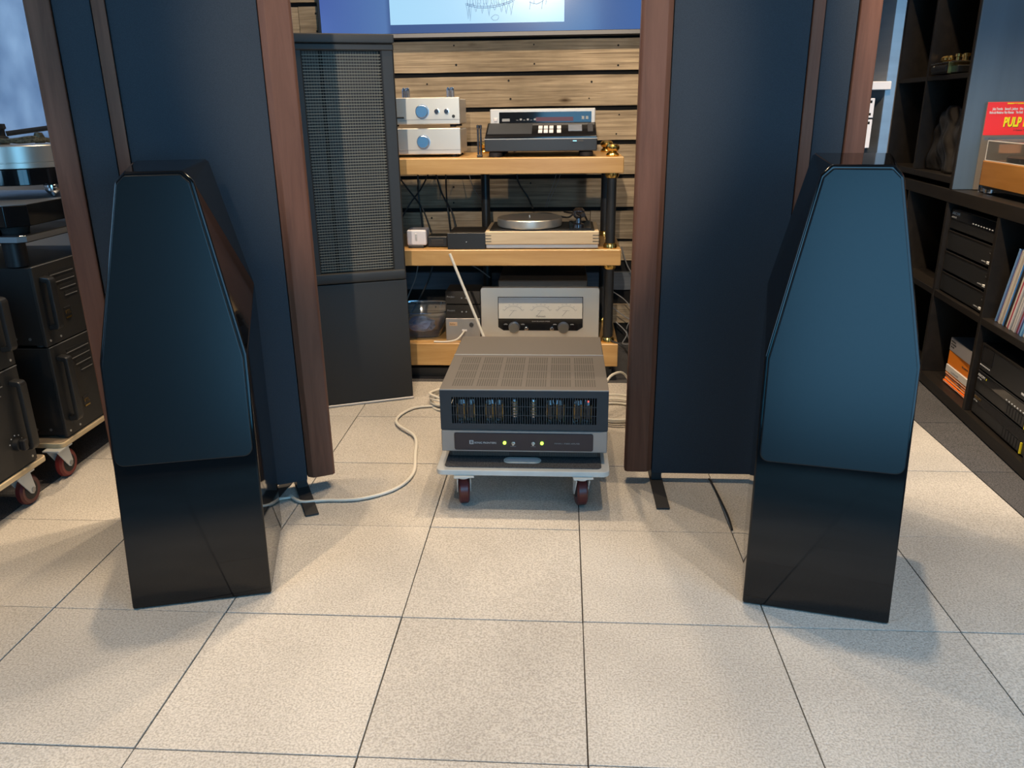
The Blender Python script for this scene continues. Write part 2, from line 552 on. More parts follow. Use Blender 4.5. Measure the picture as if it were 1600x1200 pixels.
# left wall with a window opening ahead of the stacks
wl = MB()
wl.box(XL - .1, XL, 2.0, YR, 0, ZC)
wl.box(XL - .1, XL, -.5, .45, 0, ZC)
wl.box(XL - .1, XL, .45, 2.0, 0, 1.05)
wl.box(XL - .1, XL, .45, 2.0, 2.55, ZC)
wl.box(XL - .1, XL, YF, -2.5, 0, ZC)
wl.box(XL - .1, XL, -2.5, -.5, 0, .85)
wl.box(XL - .1, XL, -2.5, -.5, 2.15, ZC)
wl.build('wall_left', 'wall', kind='structure')
wf = MB()
wf.box(XL, -.38, YF - .1, YF, 0, ZC)
wf.box(1.8, XR, YF - .1, YF, 0, ZC)
wf.box(-.38, 1.8, YF - .1, YF, 0, .3)
wf.box(-.38, 1.8, YF - .1, YF, 2.6, ZC)
wf.build('wall_front', 'farwall', kind='structure')


def window(name, boxes):
    b = MB()
    for q in boxes:
        b.box(*q, .004)
    o = b.build(name, 'black_metal', kind='structure')
    return o


window('window_1', [(XL - .1, XL - .04, -2.5, -2.44, .85, 2.15), (XL - .1, XL - .04, -.56, -.5, .85, 2.15), (XL - .1, XL - .04, -2.44, -.56, .85, .91),
                    (XL - .1, XL - .04, -2.44, -.56, 2.09, 2.15), (XL - .1, XL - .04, -1.53, -1.47, .91, 2.09)])
window('window_4', [(XR + .04, XR + .1, -3.2, -3.14, .3, 2.5), (XR + .04, XR + .1, -1.06, -1.0, .3, 2.5), (XR + .04, XR + .1, -3.14, -1.06, .3, .36),
                    (XR + .04, XR + .1, -3.14, -1.06, 2.44, 2.5), (XR + .04, XR + .1, -2.13, -2.07, .36, 2.44)])
# frosted window beside the left stacks
w3 = window('window_3', [(XL - .1, XL - .03, .45, .51, 1.05, 2.55), (XL - .1, XL - .03, 1.94, 2.0, 1.05, 2.55), (XL - .1, XL - .03, .51, 1.94, 1.05, 1.11), (XL - .1, XL - .03, .51, 1.94, 2.49, 2.55)])
m = bpy.data.materials.new('frosted_pane'); m.use_nodes = True
nt = m.node_tree
nt.nodes.remove(nt.nodes['Principled BSDF'])
tr = nt.nodes.new('ShaderNodeBsdfTranslucent'); df = nt.nodes.new('ShaderNodeBsdfDiffuse'); mx = nt.nodes.new('ShaderNodeMixShader')
tc = nt.nodes.new('ShaderNodeTexCoord'); nz = nt.nodes.new('ShaderNodeTexNoise'); nz.inputs['Scale'].default_value = 5.0; nz.inputs['Detail'].default_value = 6
cr = nt.nodes.new('ShaderNodeValToRGB')
cr.color_ramp.elements[0].position = .35; cr.color_ramp.elements[0].color = (.50, .55, .62, 1)
cr.color_ramp.elements[1].position = .7; cr.color_ramp.elements[1].color = (.74, .77, .80, 1)
nt.links.new(tc.outputs['Object'], nz.inputs['Vector']); nt.links.new(nz.outputs[0], cr.inputs[0])
nt.links.new(cr.outputs[0], tr.inputs['Color']); df.inputs['Color'].default_value = (.4, .42, .45, 1)
mx.inputs[0].default_value = .25
nt.links.new(tr.outputs[0], mx.inputs[1]); nt.links.new(df.outputs[0], mx.inputs[2])
nt.links.new(mx.outputs[0], nt.nodes['Material Output'].inputs['Surface'])
MB().box(XL - .07, XL - .062, .51, 1.94, 1.11, 2.49).build('pane', m, w3)
window('window_2', [(-.38, -.32, YF - .1, YF - .05, .3, 2.6), (1.74, 1.8, YF - .1, YF - .05, .3, 2.6), (-.32, 1.74, YF - .1, YF - .05, .3, .36),
                    (-.32, 1.74, YF - .1, YF - .05, 2.54, 2.6), (.68, .74, YF - .1, YF - .05, .36, 2.54)])

# barn-wood planks on the back wall
pz = .57
rows = [(.118, .218, 'plank'), (.300, .392, 'grey_plank'), (.458, .553, 'plank')]
while pz < ZC - .02:
    rows.append((pz, min(pz + .1425, ZC - .004), 'plank'))
    pz += .1645
nail = MB()
for k, (z0, z1, mt) in enumerate(rows):
    x = XL + .004
    cuts = sorted(random.uniform(-2.0, 1.6) for _ in range(1)) if k not in (5, 6, 7, 8) else [random.choice((-1.5, .9))]
    for xe in [q for q in cuts if q < XP - .3] + [XP - .004]:
        dy = random.uniform(0, .008)
        n = 14
        b = MB()
        pts = []
        top, bot = [], []
        for i in range(n + 1):
            xx = x + (xe - .003 - x) * i / n
            bot.append((xx, z0 + random.uniform(-.0018, .0018)))
            top.append((xx, z1 + random.uniform(-.0018, .0018)))
        b.prism(bot + top[::-1], YB - .034 + dy, YB - .002, 'y')
        b.build('plank', mt, wb, smooth=False)
        if mt == 'plank':
            xx = x + .09
            while xx < xe - .02:
                for fz in (.2, .8):
                    nx = xx + random.uniform(-.012, .012)
                    nz = z0 + (z1 - z0) * fz + random.uniform(-.01, .01)
                    nail.cyl((nx, YB - .0355 + dy, nz), (nx, YB - .030 + dy, nz), random.uniform(.0034, .006), seg=7)
                xx += .405
        x = xe
nail.build('nail_holes', 'void', wb, kind='stuff')


# ------------------------------------------------------------------ tower speakers
def make_tower(label):
    root = thing('tower_speaker', label, 'speaker', group='black lacquer tower speakers')
    w, k = .349, .168
    fr = [(0, 0), (w, 0), (w, .636), (.266, 1.062), (.242, 1.086), (.110, 1.086), (.086, 1.062), (0, .636)]
    b = MB()
    bm = b.bm
    pts = [(x, k * z, z) for x, z in fr] + [(0, .385, 0), (w, .385, 0), (w, .42, .755), (.268, .42, 1.1), (.082, .42, 1.1), (0, .42, .755)]
    for p in pts:
        bm.verts.new((p[0], p[1], p[2] + .002))
    bmesh.ops.convex_hull(bm, input=bm.verts[:])
    bmesh.ops.dissolve_limit(bm, angle_limit=math.radians(1.2), verts=bm.verts[:], edges=bm.edges[:])
    bmesh.ops.bevel(bm, geom=bm.edges[:], offset=.0055, segments=3, affect='EDGES', profile=.5)
    b.build('cabinet', 'lacquer', root)
    # grille: the front outline inset a little, with rounded lower corners, standing off the baffle
    zb, i = .381, .0085
    rc = .022
    arc0 = [(i + rc - rc * math.cos(a), zb + rc - rc * math.sin(a)) for a in [j * PI / 10 for j in range(6)]]
    arc1 = [(w - x, z) for x, z in arc0[::-1]]
    gp = arc0 + arc1 + [(w - i, .634), (.259, 1.059), (.239, 1.0785), (.113, 1.0785), (.093, 1.059), (i, .634)]
    b = MB()
    b.prism(gp, -.0135, -.0005, 'y', .0035, 2)
    for v in b.bm.verts:
        v.co.y += k * v.co.z
        v.co.z += .002
    b.build('grille', 'grille', root)
    f = MB().box(.012, w - .012, .012, .37, 0, .006).build('base_plate', 'black_metal', root)
    return root


tw = make_tower('glossy black faceted tower speaker with dark navy grille, beside the handled amplifier stacks')
tw.location = (-1.166, -.464, 0); tw.rotation_euler = (0, 0, math.radians(14.8))
copy_tree(tw, 'glossy black faceted tower speaker with teal-lit grille, beside the black shelf unit', (.414, -.364, 0), math.radians(-12.7))


# ------------------------------------------------------------------ tall flat panel speakers
def make_panel(label, loc, rz, mir):
    root = thing('panel_speaker', label, 'speaker', loc, rz, 'tall mahogany framed panel speakers')
    H, zb = 1.98, .032

    def sx(a, b_):
        return (-b_, -a) if mir else (a, b_)
    # s runs from the outer end (-.589) to the inner end (+.076)

    def slab(name, a, b_, y0, y1, z0, z1, mat, bev=.004, lab=None):
        a, b_ = sx(a, b_)
        return MB().box(a, b_, y0, y1, z0, z1, bev, 2).build(name, mat, root, label=lab)
    slab('back_board', -.585, .070, .030, .048, zb + .01, H - .01, 'black_satin', .002)
    slab('wide_cloth_panel', -.400, -.0165, .004, .030, zb, H, 'fabric', .004)
    slab('narrow_cloth_panel', -.527, -.436, .004, .030, zb, H, 'fabric', .004)
    slab('divider_strip', -.4345, -.4015, -.001, .030, zb + .006, H, 'mahog', .003, 'thin mahogany divider strip')
    slab('outer_trim', -.590, -.5285, -.004, .030, zb + .012, H + .01, 'mahog', .007)
    # inner trim has a sloped face towards the cloth
    pts = [(-.015, .030), (-.015, .004), (.001, -.012), (.068, -.012), (.076, -.004), (.076, .030)]
    if mir:
        pts = [(-u, v) for u, v in pts]
    MB().prism(pts, zb + .012, H + .01, 'z', .002, 1).build('inner_trim', 'mahog', root)
    for a, fl in ((-.035, -.195), (-.53, -.07)):
        a0, a1 = sx(a - .021, a + .021)
        f = MB().box(a0, a1, fl, .16, 0.0008, .006, .001)
        f.box(a0 + .004, a1 - .004, .012, .030, .005, zb + .006)
        f.build('foot', 'rubber', root, label='flat black foot strip')
    return root


make_panel('tall dark cloth panel speaker with mahogany trim behind the navy-grilled tower', (-.902, .246, 0), math.radians(25.8), False)
make_panel('tall dark cloth panel speaker with mahogany trim behind the teal-lit tower', (.235, .335, 0), 0.0, True)

# ------------------------------------------------------------------ electrostatic speaker with wire grille
es = thing('electrostatic_speaker', 'black floor speaker with tall wire mesh panel on a plain charcoal bass box', 'speaker', (-.72, 1.145, 0), math.radians(21.1))
W = .385
MB().box(-W, 0, 0, .225, .012, .538, .004, 2).build('bass_cabinet', 'charcoal', es)
MB().box(-W - .002, .003, -.004, .228, 0, .010, .002).build('base_plinth', 'silver_paint', es, label='thin pale plinth edge')
b = MB()
b.box(-W, -W + .035, .004, .06, .575, 1.455, .004)
b.box(-.052, 0, .004, .06, .575, 1.455, .006)
b.box(-W, 0, -.004, .07, .54, .584, .010, 2)
b.box(-W, 0, .000, .062, 1.437, 1.462, .004)
b.build('panel_frame', 'charcoal', es)
MB().box(-W - .003, .003, -.004, .08, 1.463, 1.497, .006, 2).build('top_cap', 'charcoal', es)
MB().box(-W + .035, -.052, .035, .04, .584, 1.437).build('stator_film', 'film', es)
MB().box(-.285, -.272, .028, .034, .584, 1.437).build('spar', 'void', es)
b = MB()
z = .592
while z < 1.432:
    b.box(-W + .034, -.051, .011, .0125, z, z + .0026)
    z += .0112
x = -W + .042
while x < -.055:
    b.box(x, x + .0008, .0126, .0136, .585, 1.436)
    x += .0104
b.build('wire_grille', 'wire', es, kind='stuff')

# ------------------------------------------------------------------ television
tv = thing('television', 'large wall-mounted television with blue screen above the plank wall', 'television', (-.42, 1.98, 1.545))
MB().box(-.83, .83, 0, .04, 0, .96, .004).build('frame', 'black_metal', tv)
MB().box(-.83, .83, -.003, .001, .004, .022, .001).build('bottom_bezel', 'bezel', tv, label='thin grey metal lower bezel')
m = bpy.data.materials.new('lit_blue_screen'); m.use_nodes = True
nt = m.node_tree
pb = nt.nodes['Principled BSDF']; pb.inputs['Base Color'].default_value = (.01, .01, .015, 1); pb.inputs['Roughness'].default_value = .15
tc = nt.nodes.new('ShaderNodeTexCoord'); sp = nt.nodes.new('ShaderNodeSeparateXYZ'); nt.links.new(tc.outputs['Object'], sp.inputs[0])
cr = nt.nodes.new('ShaderNodeValToRGB')
mr = nt.nodes.new('ShaderNodeMapRange'); mr.inputs['From Min'].default_value = -.83; mr.inputs['From Max'].default_value = .83
nt.links.new(sp.outputs[0], mr.inputs[0]); nt.links.new(mr.outputs[0], cr.inputs[0])
e = cr.color_ramp.elements
e[0].position = 0.0; e[0].color = (.07, .13, .46, 1)
e[1].position = 1.0; e[1].color = (.06, .17, .5, 1)
q = e.new(.2); q.color = (.11, .24, .55, 1)
q = e.new(.215); q.color = (.055, .125, .34, 1)
q = e.new(.75); q.color = (.05, .14, .36, 1)
nt.links.new(cr.outputs[0], pb.inputs['Emission Color']); pb.inputs['Emission Strength'].default_value = .75
MB().box(-.815, .815, -.002, .0, .024, .945).build('screen', m, tv)
MT['spun'].node_tree.nodes['Principled BSDF'].inputs['Anisotropic'].default_value = .9
MT['picture'] = M('lit_picture', (.02, .02, .02), .2, emit=(.40, .72, .98), es=.95, noise=None)
MB().box(-.475, .360, -.0035, -.0021, .062, .80).build('screen_picture', 'picture', tv, label='pale blue picture on the screen')
MT['ink'] = M('ink_on_screen', (.01, .01, .02), .3, emit=(.12, .20, .42), es=.5)
b = MB()
rr = random.Random(3)


def sk(pts, r=.0034):
    b.tube([(x, -.0042, z) for x, z in pts], r, 4, 2, .3)


for zz, bow in ((.190, .012), (.178, .013), (.150, .014), (.143, .014)):
    sk([(-.105, zz), (-.05, zz - bow), (.03, zz - bow * .9), (.10, zz + .004), (.125, zz + .016)])
for i in range(18):
    x0 = -.10 + i * .0125
    sk([(x0, .19 + rr.uniform(-.004, .01)), (x0 + rr.uniform(-.004, .004), .145 + rr.uniform(-.012, .004))], .0026)
for x0, zl in ((-.098, .082), (-.088, .072), (-.060, .112), (-.030, .104), (.002, .092), (.030, .118), (.062, .108), (.085, .100), (.108, .094)):
    sk([(x0 - .012, .150), (x0 - .004, .125), (x0, zl), (x0 + .005, .128), (x0 + .012, .150)], .0026)
sk([(.012, .085), (.030, .098), (.048, .092), (.042, .076), (.022, .074), (.012, .085)], .0026)
for i in range(6):
    x0 = .200 + i * .019
    sk([(x0, .26), (x0 + .003, .19), (x0 - .004, .118 + .020 * (i % 3))], .0026)
sk([(.195, .150), (.23, .140), (.26, .155), (.29, .172), (.31, .19)])
b.build('ink_drawing', 'ink', tv, kind='stuff')

# ------------------------------------------------------------------ maple audio rack
rk = thing('audio_rack', 'three-tier honey maple rack with black posts and brass collars', 'rack', (-.42, 1.40, 0))
for z0, z1 in ((.950, 1.018), (.548, .62), (.072, .181)):
    MB().box(-.62, .622, 0, .5, z0, z1, .003).build('shelf', 'maple', rk)
MB().box(-.60, .60, .05, .46, 0.0, .045, .003).build('base_frame', 'black_satin', rk)
b = MB()
for x in (-.55, -.02, .57):
    for y in (.06, .42):
        b.cyl((x, y, .045), (x, y, .072), .022)
b.build('floor_spacers', 'black_satin', rk, kind='stuff')


def post(x, y):
    p = MB()
    p.cyl((x, y, .181), (x, y, .548), .0215, seg=20)
    p.cyl((x, y, .62), (x, y, .95), .0215, seg=20)
    po = p.build('post', 'black_satin', rk)
    for z0, up in ((.181, 1), (.548, -1), (.62, 1), (.95, -1)):
        pr = [(.031, 0), (.031, .012), (.026, .022), (.0225, .024)]
        if up < 0:
            pr = [(r, -h) for r, h in pr[::-1]]
        MB().lathe(pr, (x, y, z0)).build('collar', 'brass', po)
    MB().lathe([(.027, 0), (.029, .006), (.024, .014), (.017, .018), (.026, .026), (.030, .034), (.030, .042), (.022, .05), (0, .052)], (x, y, 1.018)).build('finial', 'brass', po)


for x, y in ((.575, .052), (.568, .43), (-.02, .43), (-.57, .052), (-.57, .43)):
    post(x, y)

# ------------------------------------------------------------------ things on the rack's top shelf


def tube_cluster(x, y, z, parent):
    t = MB()
    for dx, dy in ((-.009, -.008), (.010, -.006), (.001, .012)):
        t.lathe([(.0085, 0), (.0085, .036), (.006, .044), (.002, .048), (0, .05)], (x + dx, y + dy, z), seg=10)
    o = t.build('valve', 'tube_silver', parent)
    t = MB()
    for dx, dy in ((-.009, -.008), (.010, -.006), (.001, .012)):
        t.lathe([(.0088, .036), (.0066, .0445), (.0022, .0485), (0, .0505)], (x + dx, y + dy, z), seg=10)
    t.build('valve_tip', 'chrome', o)


def knob(x, z, r, parent, y=0.0, d=.018, mat='chrome', name='knob'):
    o = MB().lathe([(r * 1.12, 0), (r * 1.12, -.002), (r, -.0022), (r, -d), (r * .93, -d - .0015), (0, -d - .0015)], (x, y, z), 'y', 24).build(name, mat, parent)
    return o


def preamp(name, label, z, valves):
    p = thing(name, label, 'preamplifier', (-.70, 1.50, z))
    w = .187
    MB().box(-w, w - .008, .012, .30, .012, .118, .003).build('case', 'silver_paint', p)
    MB().box(-w - .004, w, 0, .012, .012, .124, .003).build('front_panel', 'silver', p)
    MB().box(-w - .003, w - .001, -.0015, .001, .031, .033).build('panel_groove', 'print_grey', p)
    feet(p, [(x, y) for x in (-.15, .15) for y in (.04, .25)], [(.014, 0), (.014, .0135)])
    knob(.020, .066, .027, p, mat='spun')
    return p, w


p, w = preamp('preamplifier', 'silver preamplifier with one large knob and blue display, under its tube-topped twin', 1.018, False)
MB().box(-.16, -.10, -.002, .001, .05, .085).build('display', 'blue_lcd', p)
p, w = preamp('preamplifier', 'silver tube preamplifier with two valve clusters on top, stacked upon another', 1.146, True)
for x in (-.066, .135):
    tube_cluster(x, .10, .118, p)
for x in (.085, .128):
    knob(x, .066, .0095, p, d=.014)
MB().lathe([(.007, 0), (.007, -.003), (.004, -.003), (0, -.003)], (.158, 0, .045), 'y', 14).build('headphone_socket', 'black_metal', p)
MB().box(-.10, -.062, -.003, .001, .038, .045, .001).build('switch_slot', 'print_dark', p)

tn = thing('tuner', 'silver-faced tuner with long dark display, standing behind the black record player', 'tuner', (-.155, 1.66, 1.018))
MB().box(-.235, .235, .006, .22, .02, .195, .003).build('case', 'black_satin', tn)
MB().box(-.240, .240, 0, .007, .02, .200, .003).build('front_panel', 'silver_paint', tn)
MB().box(-.198, .222, -.0015, .001, .130, .186).build('display_window', 'black_glass', tn)
MB().box(-.03, .14, -.0022, -.0010, .145, .163).build('red_readout', 'amber', tn)
MB().box(-.224, -.206, -.003, .001, .146, .162, .002).build('power_button', 'white_plastic', tn)
b = MB()
for i in range(6):
    b.box(-.12 + i * .016, -.11 + i * .016, -.0022, -.001, .15, .152 + .006 * (i % 2))
b.box(-.185, -.150, -.0022, -.001, .146, .158)
for x in (.178, .196):
    b.box(x, x + .012, -.0022, -.001, .152, .166)
b.build('panel_marks', 'print_grey', tn, kind='stuff')
feet(tn, [(x, y) for x in (-.19, .19) for y in (.04, .18)], [(.018, 0), (.018, .021)])

rp = thing('record_player', 'low black record player with smoked lid in front of the silver tuner', 'turntable', (-.158, 1.445, 1.018))
MB().box(-.245, .245, 0, .20, .024, .077, .004, 2).build('plinth', 'black_satin', rp)
MB().prism([(.002, .077), (.198, .077), (.198, .140), (.160, .140), (.002, .086)], -.243, .243, 'x', .002).build('smoked_lid', 'black_glass', rp)
SL = lambda y: .0866 + (y - .002) * .054 / .158
def on_lid(x0, x1, ya, yb_, nm, mt, par):
    b = MB()
    vs = [b.bm.verts.new(q) for q in ((x0, ya, SL(ya)), (x1, ya, SL(ya)), (x1, yb_, SL(yb_)), (x0, yb_, SL(yb_)), (x0, ya, SL(ya) + .0012), (x1, ya, SL(ya) + .0012), (x1, yb_, SL(yb_) + .0012), (x0, yb_, SL(yb_) + .0012))]
    for f in ((0, 3, 2, 1), (4, 5, 6, 7), (0, 1, 5, 4), (1, 2, 6, 5), (2, 3, 7, 6), (3, 0, 4, 7)):
        b.bm.faces.new([vs[i] for i in f])
    return b.build(nm, mt, par)
on_lid(-.235, -.04, .03, .15, 'silver_strip', 'charcoal', rp)
for x in (-.012, .012, .036, .07):
    on_lid(x, x + .018, .04, .075, 'key', 'white_plastic', rp)
    on_lid(x, x + .018, .085, .12, 'key', 'white_plastic', rp)
on_lid(.205, .228, .05, .14, 'tonearm_lift', 'black_metal', rp)
on_lid(.12, .18, .06, .13, 'cartridge_window', 'steel', rp)
MB().box(-.245, .245, -.0008, .002, .0755, .078).build('lid_edge', 'silver_paint', rp)
MB().box(.13, .185, -.002, .001, .064, .069).build('latch', 'slot', rp)
MB().box(.140, .156, -.003, .001, .065, .068).build('latch_button', 'chrome', rp)
feet(rp, [(x, y) for x in (-.20, .20) for y in (.04, .17)], [(.028, 0), (.030, .004), (.030, .018), (.022, .025)], seg=24)
ss = thing('stylus_holder', 'pair of slim upright dark chrome rods beside the black record player', 'rod', (-.426, 1.46, 1.018))
MB().box(-.012, .012, -.008, .008, 0, .012, .002).build('base', 'black_metal', ss)
for x in (-.006, .006):
    MB().lathe([(.0045, .012), (.0045, .12), (.006, .122), (.006, .135), (0, .137)], (x, 0, 0), seg=10).build('rod', 'tube_dark', ss)

# ------------------------------------------------------------------ middle shelf
tt = thing('turntable', 'maple-plinth turntable with bare silver platter on the middle rack shelf', 'turntable', (-.152, 1.412, .62))
MB().box(-.252, .252, .004, .30, .004, .022, .003).build('base', 'silver_paint', tt)
MB().box(-.255, .255, 0, .31, .022, .080, .003).build('plinth', 'pale_maple', tt)
b = MB()
for z in (.034, .047, .061):
    b.box(-.2562, -.227, -.0008, .004, z, z + .003)
    b.box(.227, .2562, -.0008, .004, z, z + .003)
b.build('corner_splines', 'print_dark', tt, label='dark splines in the plinth corners')
MB().box(-.235, .235, .015, .296, .080, .084).build('deck', 'black_satin', tt)
MB().lathe([(.130, .084), (.148, .088), (.150, .094), (.150, .121), (.147, .124), (.012, .124), (.004, .125), (.004, .134), (0, .135)], (-.06, .155, 0), seg=48).build('platter', 'silver', tt)
MB().box(.122, .222, .03, .28, .084, .090, .002).build('arm_board', 'black_glass', tt)
b = MB()
b.lathe([(.026, .090), (.026, .10), (.014, .104), (.012, .125), (.022, .13), (.028, .145), (.027, .16), (.016, .172), (0, .174)], (.165, .10, 0), seg=20)
b.cyl((.158, .085, .15), (.185, .03, .148), .010)
o = b.build('tonearm_pivot', 'tube_dark', tt)
MB().tube([(.165, .10, .15), (.13, .17, .14), (.10, .25, .135)], .004, 6, 4).build('arm_tube', 'black_metal', o)

ps = thing('power_supply', 'small black box with brushed dark top left of the maple turntable', 'power supply', (-.492, 1.412, .62))
MB().box(-.083, .083, .003, .21, .003, .072, .002).build('case', 'charcoal', ps)
MB().box(-.086, .086, 0, .004, .002, .074, .001).build('front_panel', 'black_satin', ps)
MB().cyl((0, -.001, .034), (0, .003, .034), .0022, seg=8).build('pilot_light', 'print_white', ps)

ws = thing('wireless_receiver', 'small white box with slim touch pad on the middle rack shelf', 'audio box', (-.715, 1.452, .62))
MB().box(-.055, .034, 0, .10, .012, .082, .008, 3).build('case', 'white_plastic', ws)
MB().box(-.05, .022, -.001, .09, .0, .012, .002).build('base', 'black_satin', ws)
MB().box(-.0165, -.0075, -.0012, .001, .034, .066, .001).build('pad', 'silver_paint', ws)
MB().box(-.0135, -.0105, -.0018, -.001, .050, .060).build('pad_light', 'print_white', ws)
sb = thing('phono_stage', 'little dark box between white box and brushed black box', 'phono stage', (-.632, 1.47, .62))
MB().box(-.045, .045, 0, .10, .003, .05, .003).build('case', 'black_satin', sb)
MB().box(-.03, .03, -.002, .001, .014, .036, .001).build('front_panel', 'charcoal', sb)

# ------------------------------------------------------------------ bottom shelf
pa = thing('power_amplifier', 'large silver amplifier with three-meter window and two ribbed knobs on bottom shelf', 'amplifier', (-.157, 1.44, .181))
MB().box(-.200, .215, .03, .43, .015, .285, .004).build('case', 'charcoal', pa)
b = MB().prism([(-.280 + .014 * (1 - math.cos(a)), .262 - .014 * (1 - math.sin(a)) - .004) for a in [k * PI / 8 for k in range(5)]] +
               [(.270 - .014 * (1 - math.cos(a)), .262 - .014 * (1 - math.sin(a)) - .004) for a in [k * PI / 8 for k in range(4, -1, -1)]] +
               [(.270, .002), (-.280, .002)], 0, .03, 'y', .002)
b.build('front_panel', 'silver', pa)
MB().prism([(-.2, .070), (-.175, .054), (.17, .054), (.195, .070), (.195, .215), (-.2, .215)], -.0015, .002, 'y').build('fascia', 'black_glass', pa)
mw_ = MB().box(-.197, .192, -.003, -.001, .112, .212).build('meter_window', 'meter', pa)
MB().box(-.197, .192, -.0038, -.0028, .186, .212).build('meter_shade', 'steel', mw_)
b = MB()
for cx in (-.128, .0, .118):
    pts = [(cx + .048 * math.cos(a), -.0036, .128 + .045 * math.sin(a)) for a in [PI * (.15 + .7 * k / 8) for k in range(9)]]
    b.tube(pts, .0007, 4, 2)
    for k in range(7):
        a = PI * (.15 + .7 * k / 6)
        b.box(cx + .052 * math.cos(a) - .003, cx + .052 * math.cos(a) + .003, -.0038, -.0030, .130 + .05 * math.sin(a), .132 + .05 * math.sin(a))
    b.tube([(cx - .02, -.0037, .124), (cx + .004, -.0037, .152)], .0007, 4, 2)
    b.box(cx - .016, cx + .016, -.0037, -.0030, .15, .1512)
b.build('meter_scales', 'print_grey', pa, kind='stuff')
text('meter_lettering', 'McIntosh', .012, 0, -.0034, .119, pa, 'print_dark', 'CENTER')
text('fascia_lettering', 'QUAD BALANCED STEREO', .007, 0, -.0022, .096, pa, 'print_grey', 'CENTER')
for x in (-.125, .105):
    k = knob(x, .070, .024, pa, -.002, .02, 'spun')
    r_ = MB()
    for i in range(24):
        a = 2 * PI * i / 24
        r_.cyl((x + .0245 * math.cos(a), -.006, .070 + .0245 * math.sin(a)), (x + .0245 * math.cos(a), -.02, .070 + .0245 * math.sin(a)), .0014, seg=5)
    r_.build('ribs', 'charcoal', k)
for x in (-.068, .052):
    MB().lathe([(.009, 0), (.009, -.008), (.007, -.010), (0, -.010)], (x, -.0015, .064), 'y', 16).build('button', 'chrome', pa)
b = MB()
for x in (-.165, -.085, .065, .145):
    b.box(x - .009, x + .009, -.0022, -.0014, .082, .0835)
    b.box(x - .006, x + .006, -.0022, -.0014, .085, .0865)
b.build('knob_marks', 'print_grey', pa, kind='stuff')

gb = thing('power_conditioner', 'grey metal box with orange sticker under two small black boxes', 'power box', (-.530, 1.455, .181))
MB().box(-.075, .085, 0, .16, .002, .105, .003).build('case', 'charcoal', gb)
MB().box(-.077, .087, -.004, .001, 0, .108, .002).build('front_panel', 'amp_face', gb)
MT['sticker'] = M('peach_sticker', (.55, .36, .22), .5)
MB().box(-.060, -.022, -.0048, -.0038, .072, .090).build('sticker', 'sticker', gb)
text('sticker_print', 'BeFar', .011, -.057, -.0053, .077, gb, 'dull_gold')
knob(.045, .078, .009, gb, -.004, .01, 'print_dark')
MB().box(0, .024, -.012, -.004, .046, .056, .002).build('plug', 'white_plastic', gb)
for i, lab in enumerate(('small black box with white lettering standing directly on the grey sticker box',
                         'small black box with white lettering, topmost of the little stack on bottom shelf')):
    s = thing('network_box', lab, 'electronic box', (-.528, 1.458, .290 + i * .066), 0, 'small black boxes stacked on the bottom shelf')
    MB().box(-.076, .086, .003, .15, .002, .062, .003).build('case', 'black_satin', s)
    MB().box(-.077, .087, 0, .004, .001, .063, .001).build('front_panel', 'black_glass', s)
    text('lettering', 'Pro-Ject', .011, -.07, -.0005, .032, s, 'print_grey')
    for x in (0, .02):
        MB().cyl((x, -.004, .03), (x, .002, .03), .0035, seg=10).build('button', 'print_grey', s)

tb = thing('plastic_tub', 'clear plastic tub holding a crumpled blue bag on the bottom shelf', 'tub', (-.735, 1.56, .183), math.radians(6))
b = MB()
bm = b.bm
rings = []
for r_, zz in (((.085, .075), 0), ((.105, .095), .05), ((.125, .115), .10), ((.135, .125), .13), ((.143, .132), .132), ((.143, .132), .136), ((.130, .120), .134), ((.120, .110), .10), ((.100, .090), .05), ((.080, .070), .003)):
    ring = []
    for k in range(28):
        a = 2 * PI * k / 28
        ca, sa = math.cos(a), math.sin(a)
        ring.append(bm.verts.new((r_[0] * math.copysign(abs(ca) ** .55, ca), r_[1] * math.copysign(abs(sa) ** .55, sa), zz)))
    rings.append(ring)
for u, v in zip(rings, rings[1:]):
    for k in range(28):
        bm.faces.new((u[k], u[(k + 1) % 28], v[(k + 1) % 28], v[k]))
bm.faces.new(rings[0][::-1]); bm.faces.new(rings[-1])
bmesh.ops.recalc_face_normals(bm, faces=bm.faces[:])
b.build('tub', 'tub', tb)
b = MB()
bmesh.ops.create_icosphere(b.bm, subdivisions=3, radius=.06)
rr = random.Random(5)
for v in b.bm.verts:
    v.co = Vector((v.co.x * 1.1, v.co.y * .9, v.co.z * .62)) * (1 + rr.uniform(-.14, .14)) + Vector((-.005, -.005, .052))
b = tag(b.build('crumpled_bag', 'blue_bag', loc=(-.735, 1.56, .183), smooth=False), 'crumpled blue plastic bag inside the clear tub', 'bag')

tag(MB().tube([(-.566, 1.388, .606), (-.497, 1.388, .42), (-.428, 1.388, .235), (-.41, 1.388, .185)], .0065, 8, 4).build('speaker_lead', 'white_cable'),
    'stiff cream lead leaning across the rack front from middle shelf downward', 'cable')

tag(MB().tube([(-.518, 1.437, .232), (-.522, 1.415, .228), (-.55, 1.405, .20), (-.60, 1.41, .187), (-.66, 1.41, .187)], .004, 6, 6).build('power_lead', 'white_cable'),
    'short cream lead curling from the grey sticker box onto the bottom shelf', 'cable')

